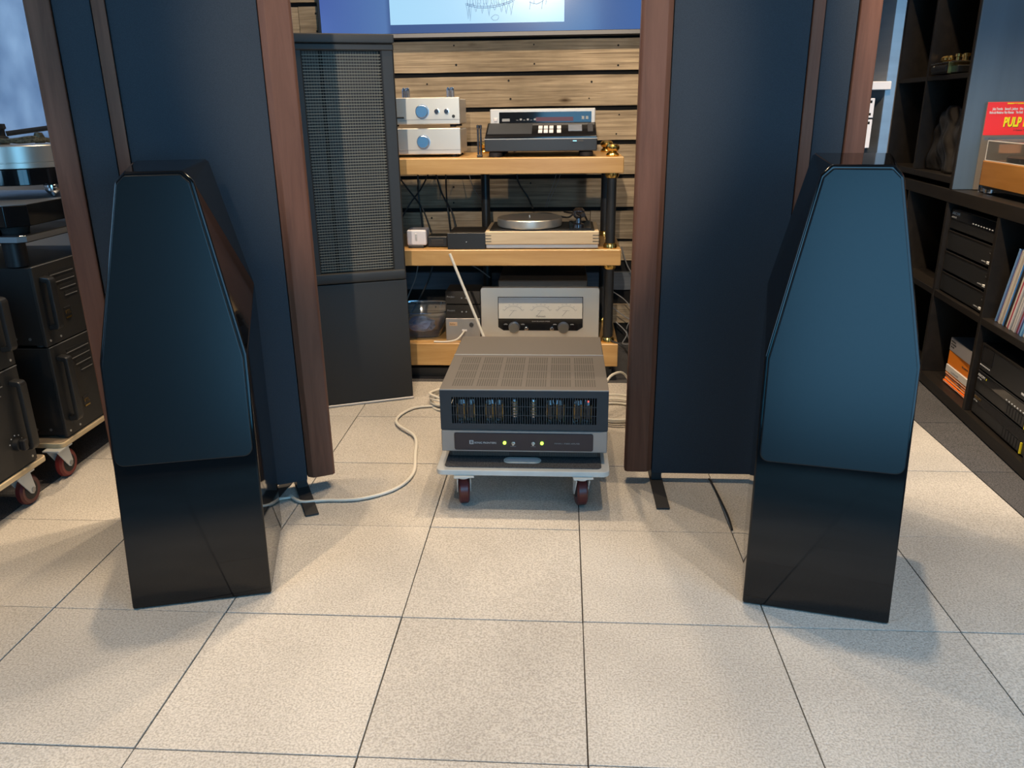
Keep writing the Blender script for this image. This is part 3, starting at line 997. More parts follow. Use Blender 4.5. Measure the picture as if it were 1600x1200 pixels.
# ------------------------------------------------------------------ cables behind and under the rack
CB = [
    ('black', .0042, [(-.95, 1.97, .98), (-.86, 1.96, .85), (-.78, 1.955, .74), (-.74, 1.95, .62)], 'black cable crossing left among the cords under the top rack shelf'),
    ('black', .0042, [(-.72, 1.995, .96), (-.78, 1.992, .85), (-.85, 1.99, .76), (-.90, 1.985, .68)], 'black cable crossing right to left under the top rack shelf'),
    ('black', .0045, [(-.795, 1.972, .95), (-.80, 1.972, .82), (-.79, 1.968, .70), (-.785, 1.962, .62)], 'straight black cable hanging by the mesh speaker edge'),
    ('black', .0045, [(-.72, 1.974, .96), (-.68, 1.972, .82), (-.63, 1.968, .72), (-.61, 1.962, .62)], 'black cable slanting down above the little dark box'),
    ('black', .0042, [(-.655, 1.974, .96), (-.655, 1.972, .80), (-.648, 1.97, .70), (-.64, 1.962, .62)], 'vertical black cable above the little dark box'),
    ('black', .004, [(-.30, 1.962, .96), (-.285, 1.96, .87), (-.24, 1.955, .80), (-.21, 1.93, .74)], 'black cable dropping behind the silver platter'),
    ('grey', .0016, [(-.55, 1.978, .97), (-.52, 1.978, .85), (-.47, 1.975, .77), (-.44, 1.975, .74)], 'thin grey wire hanging on the planks left of the rack post'),
    ('grey', .0016, [(-.08, 1.978, .97), (-.10, 1.978, .88), (-.13, 1.975, .80), (-.15, 1.975, .74)], 'thin grey wire pair, left strand behind the maple turntable'),
    ('grey', .0016, [(-.05, 1.978, .97), (-.085, 1.978, .87), (-.125, 1.978, .78), (-.14, 1.978, .74)], 'thin grey wire pair, right strand behind the maple turntable'),
    ('black', .005, [(-.42, 1.80, .66), (-.34, 1.79, .705), (-.24, 1.78, .725), (-.14, 1.77, .735), (-.04, 1.77, .715), (.0, 1.77, .735), (.04, 1.77, .73), (.06, 1.74, .70)], 'black cord arching over the back of the silver platter'),
    ('grey', .003, [(-.78, 1.80, .53), (-.80, 1.78, .42), (-.85, 1.76, .30), (-.88, 1.74, .19)], 'grey cable hanging below the middle shelf by the plastic tub'),
    ('black', .0045, [(-.70, 1.80, .53), (-.73, 1.78, .42), (-.79, 1.76, .30), (-.86, 1.74, .20)], 'black cable curving down behind the clear plastic tub'),
    ('grey', .003, [(-.60, 1.82, .54), (-.54, 1.80, .49), (-.48, 1.78, .46), (-.42, 1.76, .42)], 'grey cable slanting above the stacked little black boxes'),
    ('grey', .0025, [(-.30, 1.84, .545), (-.22, 1.82, .51), (-.10, 1.80, .50), (.0, 1.80, .52), (.06, 1.80, .545)], 'grey cable sagging over the silver amplifier case'),
    ('grey', .003, [(.24, 1.90, .55), (.28, 1.92, .44), (.36, 1.93, .34), (.42, 1.94, .30)], 'grey cable slanting right of the rack toward the mahogany trim'),
    ('grey', .003, [(.20, 1.90, .32), (.27, 1.90, .27), (.31, 1.90, .20), (.28, 1.90, .12), (.30, 1.90, .05)], 'looping grey cable right of the lower rack post'),
    ('grey', .003, [(.19, 1.88, .25), (.27, 1.88, .19), (.36, 1.88, .14)], 'grey cable running low toward the mahogany trim'),
    ('black', .005, [(.17, 1.43, .19), (.22, 1.41, .17), (.27, 1.44, .10), (.33, 1.5, .02)], 'black cable draped over the right end of the bottom shelf'),
    ('grey', .003, [(.22, 1.9, .16), (.28, 1.88, .10), (.26, 1.86, .05), (.34, 1.84, .06)], 'grey cable tangle at the floor right of the rack'),
]
for mat, r_, pts, lab in CB:
    if pts[0][2] > .94:
        x0 = pts[0][0]
        pts = [(x0, 1.86, 1.024), (x0, 1.925, 1.030)] + [(x0, max(pts[0][1], 1.95), .975)] + pts[1:]
    tag(MB().tube(pts, r_, 6, 6).build('cable', mat + '_cable'), lab, 'cable', 'cables around the rack')

# white flat cable across the carpet, its coil behind the amplifier and a loop on the right


def fz(p, z=.006):
    return [(x, y, z if len(q) == 0 else q[0]) for x, y, *q in p]


tag(MB().tube(fz([(-1.16, .085), (-1.09, .11), (-1.01, .145), (-.955, .168), (-.96, .175), (-.91, .137), (-.84, .15), (-.72, .165), (-.62, .24), (-.58, .36), (-.60, .52), (-.63, .68, .012),
                  (-.72, .80, .012), (-.74, .90), (-.70, 1.00), (-.63, 1.03), (-.54, 1.04), (-.48, 1.07, .02)]), .0062, 8, 8, .75).build('speaker_cable', 'white_cable'),
    'long white cable snaking over the carpet from panel speaker to amplifier', 'cable')
b = MB()
for k in range(4):
    a0 = k * .5
    b.tube([(-.50 + (.13 + .012 * k) * math.cos(a) + .01 * k, 1.10 + (.14 - .012 * k) * math.sin(a), .007 + .012 * k + .006 * math.sin(3 * a + k)) for a in [a0 + 2 * PI * i / 14 for i in range(15)]], .006, 8, 3, .8)
tag(b.build('cable_coil', 'white_cable'), 'coil of white cable on carpet left of the tube amplifier', 'cable')
b = MB()
for k in range(3):
    b.tube([(.17 + (.10 + .012 * k) * math.cos(a), .98 + (.11 + .02 * k) * math.sin(a), .007 + .012 * k) for a in [k + 2 * PI * i / 14 for i in range(15)]], .006, 8, 3, .8)
b.tube([(.085, .90, .02), (.10, .92, .09), (.125, .95, .15), (.16, 1.0, .17), (.21, 1.05, .15), (.27, 1.08, .03)], .006, 8, 5, .8)
tag(b.build('cable_coil', 'white_cable'), 'coil of white cable right of the tube amplifier by mahogany trim', 'cable')
tag(MB().tube(fz([(.462, .012), (.466, .10), (.462, .22), (.456, .33), (.452, .36)], .004), .0035, 6, 5).build('thin_cable', 'black_cable'),
    'thin black cable along the carpet seam before the right panel speaker', 'cable')
tag(MB().box(-.019, .019, -.12, .12, .0008, .005, .001).build('cable_cover', 'rubber', loc=(-1.015, .17, 0), rz=math.radians(-4)),
    'short black rubber strip on carpet beside the navy-grilled tower', 'strip')

# ------------------------------------------------------------------ tube amplifier on its dolly


def caster(x, y, zt, r, parent, wheelmat, rz=0.0, plate='zinc', w=.024):
    """swivel caster under a board: fork plates, wheel and hub; origin at the mounting point"""
    o = MB().box(-.032, .032, -.032, .032, zt - .005, zt, .001)
    o.cyl((0, 0, zt - .014), (0, 0, zt - .004), .02)
    off = .022
    for s in (-1, 1):
        xx = s * (w / 2 + .004)
        o.prism([(-.024, zt - .012), (.026, zt - .012), (off + .016, r - .008), (off - .004, r - .014), (off - .014, r)], xx - .0018, xx + .0018, 'x', .0006)
    o.cyl((-.022, off, r), (.022, off, r), .006, seg=10)
    c = o.build('caster', plate, parent, (x, y, 0), rz)
    MB().lathe([(r * .45, -w / 2 + .001), (r - .006, -w / 2), (r, -w / 2 + .005), (r, w / 2 - .005), (r - .006, w / 2), (r * .45, w / 2 - .001)], (0, off, r), 'x', 28).build('wheel', wheelmat, c)
    MB().lathe([(r * .47, -w / 2 - .0005), (r * .47, w / 2 + .0005)], (0, off, r), 'x', 20).build('hub', 'rubber', c)
    return c


dl = thing('amplifier_dolly', 'white-edged carpeted dolly on dark red casters under the tube amplifier', 'dolly', (-.181, .13, 0))


def rrect(x0, x1, y0, y1, r, n=5):
    out = []
    for cx, cy, a0 in ((x1 - r, y0 + r, -PI / 2), (x1 - r, y1 - r, 0), (x0 + r, y1 - r, PI / 2), (x0 + r, y0 + r, PI)):
        for k in range(n + 1):
            a = a0 + PI / 2 * k / n
            out.append((cx + r * math.cos(a), cy + r * math.sin(a)))
    return out


MB().prism(rrect(-.277, .277, 0, .72, .022), .114, .132, 'z', .002).build('deck_board', 'offwhite', dl)
MB().prism(rrect(-.252, .252, .022, .69, .015), .1315, .135, 'z', .001).build('carpet_pad', 'dark_carpet', dl)
ho = MB().prism(rrect(-.064, .058, .052, .098, .021), .1345, .1365, 'z', .0006).build('handle_slot', 'offwhite', dl, label='white oval hand slot')
MB().prism(rrect(-.056, .050, .060, .090, .015), .1362, .1369, 'z').build('slot_hole', 'white_plastic', ho)
for x, y, rz in ((-.19, .02, 9), (.19, .02, 9), (-.19, .60, 170), (.19, .60, 185)):
    caster(x, y, .114, .050, dl, 'red_wheel', math.radians(rz), w=.034)

am = thing('tube_amplifier', 'wide grey valve amplifier with slotted cage and green lights, on the dolly', 'amplifier', (-.178, .20, .135))
w = .267
MB().box(-.245, .245, .012, .60, .012, .034, .002).build('bottom_tray', 'black_satin', am)
b = MB()
for i in range(34):
    x = -.235 + i * .0055
    b.box(x, x + .003, .0085, .0125, .014, .030)
    x = .235 - i * .0055
    b.box(x - .003, x, .0085, .0125, .014, .030)
b.build('bottom_slots', 'slot', am, kind='stuff')
feet(am, [(x, y) for x in (-.21, .21) for y in (.06, .55)], [(.02, 0), (.02, .0125)])
MB().box(-w, w, .004, .62, .034, .107, .002).build('chassis', 'amp_face', am)
MB().prism([(-w, .034), (w, .034), (w, .107), (-w, .107)], -.004, .004, 'y', .002).build('face_plate', 'amp_face', am)
MB().prism([(x, z) for x, z in rrect(-.225, .222, .040, .100, .006)], -.008, -.003, 'y', .0015).build('control_panel', 'plum', am)
text('maker_lettering', 'SONIC FRONTIERS', .0085, -.160, -.0085, .064, am, 'print_white')
lg = MB()
for q in ((-.176, -.174), (-.165, -.163)):
    lg.box(q[0], q[1], -.0088, -.008, .062, .075)
for q in ((.062, .064), (.068, .0695), (.073, .075)):
    lg.box(-.176, -.163, -.0088, -.008, q[0], q[1])
lg.build('maker_emblem', 'print_white', am)
text('model_lettering', 'POWER 2  STEREO AMPLIFIER', .0062, .098, -.0085, .065, am, 'print_grey')
for x in (-.062, .058):
    MB().lathe([(.0052, 0), (.0052, -.004), (.003, -.006), (0, -.0065)], (x, -.008, .068), 'y', 14).build('green_light', 'led', am)
for x in (-.034, .030):
    MB().lathe([(.0062, 0), (.0055, -.003), (.0036, -.004), (.0028, -.013), (0, -.014)], (x, -.008, .066), 'y', 12).build('toggle_switch', 'silver', am)
text('switch_lettering', 'STANDBY', .0042, -.034, -.0085, .054, am, 'print_grey', 'CENTER')
text('switch_lettering', 'POWER', .0042, .030, -.0085, .054, am, 'print_grey', 'CENTER')
# cage
ca = MB()
zc0, zc1 = .109, .243
yb = .372
ca.box(-w - .001, w + .001, 0, .0025, zc0, .130)
ca.box(-w - .001, w + .001, 0, .0025, .220, zc1)
ca.box(-w - .001, -.233, 0, .0025, .130, .220)
ca.box(.233, w + .001, 0, .0025, .130, .220)
cf = ca.build('cage_front', 'amp_front', am)
ca = MB()
x = -.233
while x < .232:
    ca.box(x, x + .0022, .0004, .0022, .130, .220)
    x += .0076
for z in (.158, .188):
    ca.box(-.233, .233, .0006, .002, z, z + .002)
ca.build('cage_bars', 'amp_front', am, kind='stuff')
MB().box(-w - .001, w + .001, 0, yb, zc1, zc1 + .003, .001).build('cage_top', 'amp_top', am)
MB().box(-w - .001, w + .001, -.0012, .002, zc1 - .0005, zc1 + .0036, .0008).build('cage_edge_highlight', 'amp_face', am, label='pale strip for the lit front edge')  # highlight along the cage front put in as a pale strip
for s in (-1, 1):
    MB().box(min(s * w, s * (w + .001)), max(s * w, s * (w + .001)), .003, yb, zc0, zc1).build('cage_side', 'amp_front', am)
ca = MB()
for rw in range(4):
    y0 = .035 + rw * .080
    for bl in range(6):
        x0 = -.232 + bl * .079
        for i in range(9):
            ca.box(x0 + i * .0076, x0 + i * .0076 + .0042, y0, y0 + .068, zc1 + .0026, zc1 + .0034)
ca.build('cage_slots', 'slot', am, kind='stuff')
MB().box(-w - .001, w + .001, yb + .003, .615, .109, .247, .003).build('transformer_cover', 'amp_top', am)
MB().box(-w - .0012, w + .0012, yb - .0005, yb + .003, zc1, zc1 + .005).build('cover_seam', 'silver_paint', am)
for tx, big in ((-.205, 1), (-.172, 1), (-.112, 1), (-.080, 1), (-.030, 0), (.030, 0), (.084, 1), (.116, 1), (.172, 1), (.205, 1)):
    if big:
        t = MB().lathe([(.012, .110), (.0135, .116), (.0145, .14), (.0145, .19), (.012, .203), (0, .208)], (tx, .034, 0), seg=14).build('output_valve', 'glass', am)
        MB().box(tx - .006, tx + .006, .030, .040, .140, .182).build('plate', 'black_metal', t)
        r2 = MB()
        for dx in (-.0095, -.0078, .0078, .0095):
            r2.cyl((tx + dx, .030, .128), (tx + dx, .030, .190), .0010, seg=6)
        r2.build('support_rods', 'gold', t)
        MB().lathe([(.0152, .110), (.0152, .126)], (tx, .034, 0), seg=14).build('valve_base', 'tube_silver', t)
        MB().lathe([(.0148, .188), (.0124, .2035), (.004, .2075)], (tx, .034, 0), seg=14).build('getter', 'chrome', t)
    else:
        t = MB().lathe([(.010, .142), (.0115, .150), (.0115, .195), (.006, .206), (0, .208)], (tx, .030, 0), seg=14).build('driver_valve', 'tube_silver', am)
        r2 = MB()
        for k in range(6):
            r2.lathe([(.0118, .150 + k * .009), (.0124, .152 + k * .009), (.0118, .154 + k * .009)], (tx, .030, 0), seg=14)
        r2.build('spring_ring', 'dull_gold', t)
        MB().lathe([(.014, .110), (.0145, .114), (.0145, .140), (.014, .142)], (tx, .030, 0), seg=14).build('valve_shield', 'black_metal', t)
MB().lathe([(.0028, 0), (.0028, -.003), (0, -.004)], (.204, .004, .208), 'y', 8).build('red_light', 'maroon_led', am)

# ------------------------------------------------------------------ amplifier stacks on wooden dollies at the left
ROTL = PI / 2          # fronts look towards +X


def wood_dolly(name, lab, y0, y1, wy, wheelmat):
    d = thing(name, lab, 'dolly', (-1.785, y0, 0), ROTL, 'wooden dollies under the amplifier stacks')
    L = y1 - y0
    MB().prism(rrect(0, L, 0, .5, .018), .122, .140, 'z', .002).build('deck_edge', 'ply', d)
    MB().prism(rrect(.004, L - .004, .004, .496, .016), .1395, .1415, 'z').build('deck_top', 'ply_top', d)
    for i, x in enumerate((wy - y0, .09 if wy - y0 > L / 2 else L - .09)):
        for y in (.032, .42):
            c = MB().box(-.04, .04, -.03, .03, .116, .122, .001)
            for s_ in (-1, 1):
                c.prism([(-.036, .118), (.030, .118), (.041, .056), (.036, .042), (.027, .037), (.018, .041)], min(s_ * .0158, s_ * .0195), max(s_ * .0158, s_ * .0195), 'y')
            c = c.build('caster', 'zinc', d, (x - .028, y, 0), 0)
            r = .050
            MB().lathe([(r * .62, -.012), (r - .007, -.0135), (r, -.007), (r, .007), (r - .007, .0135), (r * .62, .012)], (.028, 0, r), 'y', 32).build('wheel', wheelmat, c)
            MB().lathe([(r * .64, -.0125), (r * .2, -.010), (r * .2, .010), (r * .64, .0125)], (.028, 0, r), 'y', 24).build('hub', 'rubber', c)
            MB().lathe([(.009, -.0215), (.009, .0215)], (.028, 0, r), 'y', 12).build('axle_bolt', 'steel', c)
    return d


wood_dolly('wooden_dolly', 'plywood dolly with red wheels under the amplifier stack nearest the mahogany trim', .276, .86, .318, 'bright_red_wheel')
wood_dolly('wooden_dolly', 'plywood dolly with brown-red wheels under the amplifier stack cut by the photo edge', -.43, .188, .105, 'red_wheel')


def big_amp(lab, loc, h, flip=False, knobby=False):
    a = thing('power_amplifier', lab, 'amplifier', loc, ROTL, 'black handled power amplifiers')
    Wd = .48
    MB().box(.006, Wd - .006, .012, .44, .008, h - .004, .002).build('case', 'black_satin', a)
    MB().box(0, Wd, 0, .012, .004, h, .002).build('front_panel', 'charcoal', a)
    MB().box(.0, Wd, -.0008, .002, h - .002, h + .0005).build('panel_edge', 'amp_face', a, label='bare metal top edge')
    for hx in (.04, Wd - .04):
        b = MB()
        zt, zb_ = h - .035, .055
        b.prism([(-.001, zt), (-.034, zt - .004), (-.040, zt - .016), (-.040, zb_ + .016), (-.034, zb_ + .004), (-.001, zb_), (-.001, zb_ + .020), (-.022, zb_ + .022), (-.022, zt - .022), (-.001, zt - .020)], hx - .017, hx + .017, 'x', .006, 2)
        b.build('handle', 'black_satin', a)
    for sgn in (1, -1):
        for i, st in enumerate((.085, .100, .124, .146)):
            z = h - .036 - i * .027
            x0, x1 = (st, .215) if sgn > 0 else (Wd - .215, Wd - st)
            if x1 - x0 < .01:
                continue
            v = MB().box(x0, x1, -.0012, .001, z - .006, z + .006, .0005).build('vent', 'void', a)
            MB().box(x0, x1, -.003, .001, z - .0085, z - .006).build('lit_vent_lip', 'amp_face', v)  # light caught on the slot's lower lip, put in as pale metal
    lgx = .142
    o = MB().box(lgx - .018, lgx + .018, -.0022, .001, .078, .112, .001).build('badge', 'black_satin', a)
    MB().box(lgx - .014, lgx + .016, -.0032, -.001, .072, .077).build('badge_bar', 'gold', o)
    text('badge_lettering', 'VTL', .020, lgx, -.0028, .087, o, 'dull_gold', 'CENTER')
    for x in (.022, .08, Wd - .022):
        MB().lathe([(.004, 0), (.004, -.002), (0, -.003)], (x, 0, .022), 'y', 10).build('screw', 'silver', a)
    for y in (.06, .11):
        MB().lathe([(.005, 0), (.005, -.002), (0, -.003)], (.006, y, .03), 'x', 10).build('screw', 'steel', a)
    feet(a, [(x, y) for x in (.03, Wd - .03) for y in (.04, .40)], [(.016, 0), (.016, .0085)])
    if knobby:
        k = MB().lathe([(.021, 0), (.020, -.016), (.014, -.018), (0, -.018)], (Wd - .08, 0, .088), 'y', 20).build('selector_knob', 'black_metal', a)
        MB().box(Wd - .090, Wd - .070, -.034, -.017, .070, .106, .003).build('pointer', 'black_metal', k)
        b = MB()
        for q in range(5):
            an = PI * (.1 + .2 * q)
            b.lathe([(.0022, 0), (.0022, -.0008), (0, -.001)], (Wd - .08 + .03 * math.cos(an), 0, .088 + .03 * math.sin(an)), 'y', 8)
        b.build('knob_marks', 'print_white', a, kind='stuff')
    return a


big_amp('lower black amplifier of the stack nearest the mahogany trim, standing on plywood', (-1.79, .318, .142), .331)
big_amp('upper black amplifier of the stack nearest the mahogany trim, under the glossy slab', (-1.79, .313, .4735), .275)
big_amp('lower black amplifier with selector knob, of the stack cut by the photo edge', (-1.788, -.335, .142), .328, knobby=True)
big_amp('upper black amplifier of the stack cut by the photo edge', (-1.788, -.335, .4705), .265)

# added unseen stack, put there to keep side daylight off the left floor
wood_dolly('wooden_dolly', 'plywood dolly under the added unseen three-high amplifier stack', -.99, -.44, -.53, 'red_wheel')
for z_, h_, lab in ((.142, .328, 'bottom amplifier of the added unseen three-high stack'), (.4705, .265, 'middle amplifier of the added unseen three-high stack'), (.736, .265, 'top amplifier of the added unseen three-high stack')):
    big_amp('black handled ' + lab, (-1.788, -.955, z_), h_)

# platforms and turntable on the rear stack


def chamfer_slab(L, D, c, z0, z1):
    return [(c, 0), (L - c, 0), (L, c), (L, D), (0, D), (0, c)]


pl = thing('isolation_platform', 'thin silver-edged black platform on feet over the handled amplifier stack', 'platform', (-1.788, .30, .7485), ROTL)
MB().prism(chamfer_slab(.55, .48, .02, 0, 0), .080, .104, 'z', .0015).build('platform_board', 'black_glass', pl)
MB().prism(chamfer_slab(.552, .482, .02, 0, 0), .083, .101, 'z').build('edge_band', 'steel', pl, (-.001, -.001, 0))
for x, y in ((.05, .07), (.50, .07), (.05, .40), (.50, .40)):
    MB().lathe([(.035, 0), (.035, .080)], (x, y, 0)).build('foot', 'black_metal', pl)
pl2 = thing('turntable_plinth', 'thick glossy black slab with chamfered corner beneath the left turntable', 'platform', (-1.795, .315, .8527), ROTL)
MB().prism(chamfer_slab(.55, .48, .05, 0, 0), .024, .092, 'z', .002).build('slab', 'black_glass', pl2)
MB().prism(chamfer_slab(.546, .476, .05, 0, 0), .0918, .0935, 'z').build('slab_top', 'steel', pl2, (.002, .002, 0))
for x, y in ((.07, .07), (.48, .07), (.07, .40), (.48, .40)):
    MB().cyl((x, y, 0), (x, y, .025), .04, .045, seg=20).build('foot', 'rubber', pl2)

lt = thing('turntable', 'heavy round turntable with polished silver platter on the glossy black slab', 'turntable', (-1.975, .66, .9464))
MB().lathe([(.165, .045), (.172, .048), (.172, .098), (.168, .100)], seg=64).build('plinth', 'black_glass', lt)
MB().lathe([(.160, .100), (.170, .102), (.170, .118), (.168, .119), (.168, .121), (.170, .122), (.170, .173), (.167, .176), (.02, .178), (.006, .179), (.006, .195), (0, .196)], seg=72).build('platter', 'silver', lt)
for a in (-27, 93, 213):
    x, y = .145 * math.cos(math.radians(a)), .145 * math.sin(math.radians(a))
    MB().lathe([(.002, .0015), (.006, .004), (.022, .020), (.024, .024), (.024, .032), (.028, .034), (.028, .042), (.024, .046)], (x, y, 0), seg=20).build('spiked_foot', 'chrome', lt)
b = MB()
b.tube([(-.14, -.06, .19), (-.06, -.10, .200), (.02, -.09, .190), (.09, -.06, .198), (.13, -.02, .188), (.15, .04, .19)], .008, 8, 5)
b.tube([(-.12, -.08, .188), (-.02, -.06, .190), (.06, -.085, .187), (.12, -.05, .192), (.10, .0, .19)], .007, 8, 5)
b.lathe([(.016, .180), (.018, .20), (.012, .215), (0, .217)], (.10, -.04, 0), seg=14)
MT['braid'] = M('gold_black_braid', (.10, .085, .05), .45, .3, noise=(160, .8))
b.build('braided_lead', 'braid', lt)
ao = MB()
ao.lathe([(.028, .178), (.028, .20), (.020, .205), (.020, .225), (.026, .23), (.024, .245), (0, .247)], (-.05, -.03, 0), seg=18)
o = ao.build('clamp', 'black_satin', lt)
MB().tube([(-.03, -.02, .212), (.10, .08, .232), (.24, .18, .252)], .009, 10, 4).build('tonearm', 'black_satin', o)

# ------------------------------------------------------------------ shelf units along the right wall
SD = Vector((.08, .9968, 0)); SN = Vector((.9968, -.08, 0))
ROTS = math.atan2(-SD.y, -SD.x)


def S(s, y, z):
    p = Vector((1.515, .388, z)) + SD * s + SN * y
    return p


DEP = .36
lo = thing('shelf_unit', 'low black-brown cube shelf holding components, records and papers', 'shelf', S(0, 0, 0), ROTS)


def bxs(name, s0, s1, y0, y1, z0, z1, root, mat='expedit', bev=.0015):
    return MB().box(-s1, -s0, y0, y1, z0, z1, bev).build(name, mat, root)


bxs('top_board', 0, 2.0, 0, DEP, .815, .868, lo)
bxs('bottom_board', 0, 2.0, 0, DEP, .004, .050, lo)
bxs('middle_shelf', .05, 1.95, .004, DEP - .01, .405, .432, lo)
for s0, s1 in ((0, .045), (.548, .570), (1.058, 1.080), (1.565, 1.587), (1.955, 2.0)):
    bxs('upright', s0, s1, .002, DEP - .01, .050, .815, lo)
bxs('back_board', .02, 1.98, DEP - .009, DEP, .02, .83, lo, 'void')
hi = thing('shelf_unit', 'tall black-brown cube shelf standing on the low unit with a slate sheen painted on its end', 'shelf', S(1.05, 0, .869), ROTS)
HT = 1.35
bxs('end_board', 0, .022, 0, DEP, 0, HT, hi)
bxs('end_sheen', -.004, 0, .004, DEP - .004, .0, HT, hi, 'skylit')  # blue reflection on the dark end board, laid on as a coloured sheet
bxs('end_board', .93, .95, 0, DEP, 0, HT, hi)
bxs('upright', .505, .525, .002, DEP - .01, .05, HT, hi)
for z0, z1 in ((.022, .050), (.448, .468), (.87, .89), (1.33, HT)):
    bxs('shelf_board', .022, .93, .003, DEP - .01, z0, z1, hi)
bxs('back_board', .01, .94, DEP - .009, DEP, .01, HT - .01, hi, 'void')
bxs('neighbour_side', -.02, -.001, .0, DEP, .004, .82, lo)

CW = .47   # width of a component


def component(name, lab, cat, sc, y, z, h, grp=None, wd=CW, dep=.28):
    o = thing(name, lab, cat, S(sc, y, z), ROTS, grp)
    MB().box(-wd / 2 + .004, wd / 2 - .004, .008, dep, .006, h - .002, .002).build('case', 'black_satin', o)
    MB().box(-wd / 2, wd / 2, 0, .009, .004, h, .002).build('front_panel', 'black_satin', o)
    feet(o, [(x, y) for x in (-wd / 2 + .04, wd / 2 - .04) for y in (.04, dep - .04)], [(.014, 0), (.014, .0065)])
    return o


g = 'black components stacked in the upper cubby'
c0 = component('cd_player', 'black component with white maker lettering and button row, topmost in upper cubby stack', 'cd player', .815, .02, .704, .088, g)
MB().box(-CW / 2 + .004, CW / 2 - .004, -.002, .001, .044, .084, .001).build('gloss_band', 'black_glass', c0)
text('maker_lettering', 'ADCOM', .017, -.222, -.0026, .064, c0, 'print_white', sx=1.3)
text('model_lettering', 'GCD-575', .010, -.222, -.0026, .050, c0, 'print_grey', sx=1.3)
b = MB()
for i in range(8):
    b.box(.0 + i * .026, .012 + i * .026, -.003, -.001, .050, .054)
b.build('button_row', 'print_white', c0)
for i, (z, lab) in enumerate(((.614, 'plain black amplifier with white button, second from the top in upper cubby'),
                              (.524, 'plain black amplifier with white button, third from the top in upper cubby'),
                              (.434, 'plain black amplifier with white button, lowest in upper cubby stack'))):
    a = component('monoblock_amplifier', lab, 'amplifier', .815, .02, z, .084, g)
    MB().box(-CW / 2, CW / 2, -.0015, .001, .079, .0838).build('top_rib', 'expedit', a)
    MB().box(.190, .215, -.005, .001, .014, .024, .001).build('power_button', 'offwhite', a)
    MB().box(.135, .172, -.0012, .0005, .016, .020).build('model_print', 'print_grey', a)
    MB().lathe([(.009, 0), (.009, -.002), (.006, -.002), (.006, -.0005), (0, -.0005)], (.205, 0, .060), 'y', 16).build('logo_ring', 'charcoal', a)

g = 'black components stacked in the lower cubby'
k0 = component('amplifier', 'flat black amplifier with yellow end bar, lowest in the lower cubby', 'amplifier', .295, .02, .052, .088, g)
k1 = component('cassette_deck', 'black deck with white button row and yellow end bar, middle of lower cubby stack', 'cassette deck', .295, .02, .142, .088, g)
k2 = component('receiver', 'taller black receiver with dark square window, topmost in lower cubby', 'receiver', .295, .02, .232, .108, g)
for k in (k0, k1):
    MB().box(-CW / 2 + .004, CW / 2 - .004, -.003, .001, .052, .086, .001).build('gloss_band', 'black_glass', k)
    text('maker_lettering', 'ADCOM', .014, -.222, -.0036, .068, k, 'print_white' if k is k1 else 'dull_gold', sx=1.2)
    text('model_lettering', 'GTP-400', .008, -.222, -.0036, .056, k, 'print_grey', sx=1.2)
    for i in range(7):
        MB().box(.03 + i * .022, .047 + i * .022, -.003, .001, .010, .046, .001).build('key', 'black_metal', k)
    MB().box(.190, .196, -.006, .001, .006, .048, .001).build('yellow_bar', 'yellow', k)
b = MB()
for i in range(8):
    b.box(.03 + i * .022, .038 + i * .022, -.0045, -.002, .056, .060)
b.build('button_row', 'print_white', k1)
MB().box(-.150, -.145, -.0042, -.002, .069, .076).build('yellow_dot', 'yellow', k1)
MB().box(-.225, -.13, -.002, .001, .036, .098).build('dark_window', 'black_glass', k2)
MB().box(-CW / 2, CW / 2, -.002, .006, .100, .108, .001).build('top_rib', 'expedit', k2)
b = MB()
for i in range(7):
    b.box(-.228 + i * .013, -.221 + i * .013, -.0012, .0005, .020, .024)
for i in range(2):
    b.box(.12 + i * .06, .165 + i * .06, -.0012, .0005, .020, .027)
b.build('panel_print', 'print_white', k2, kind='stuff')

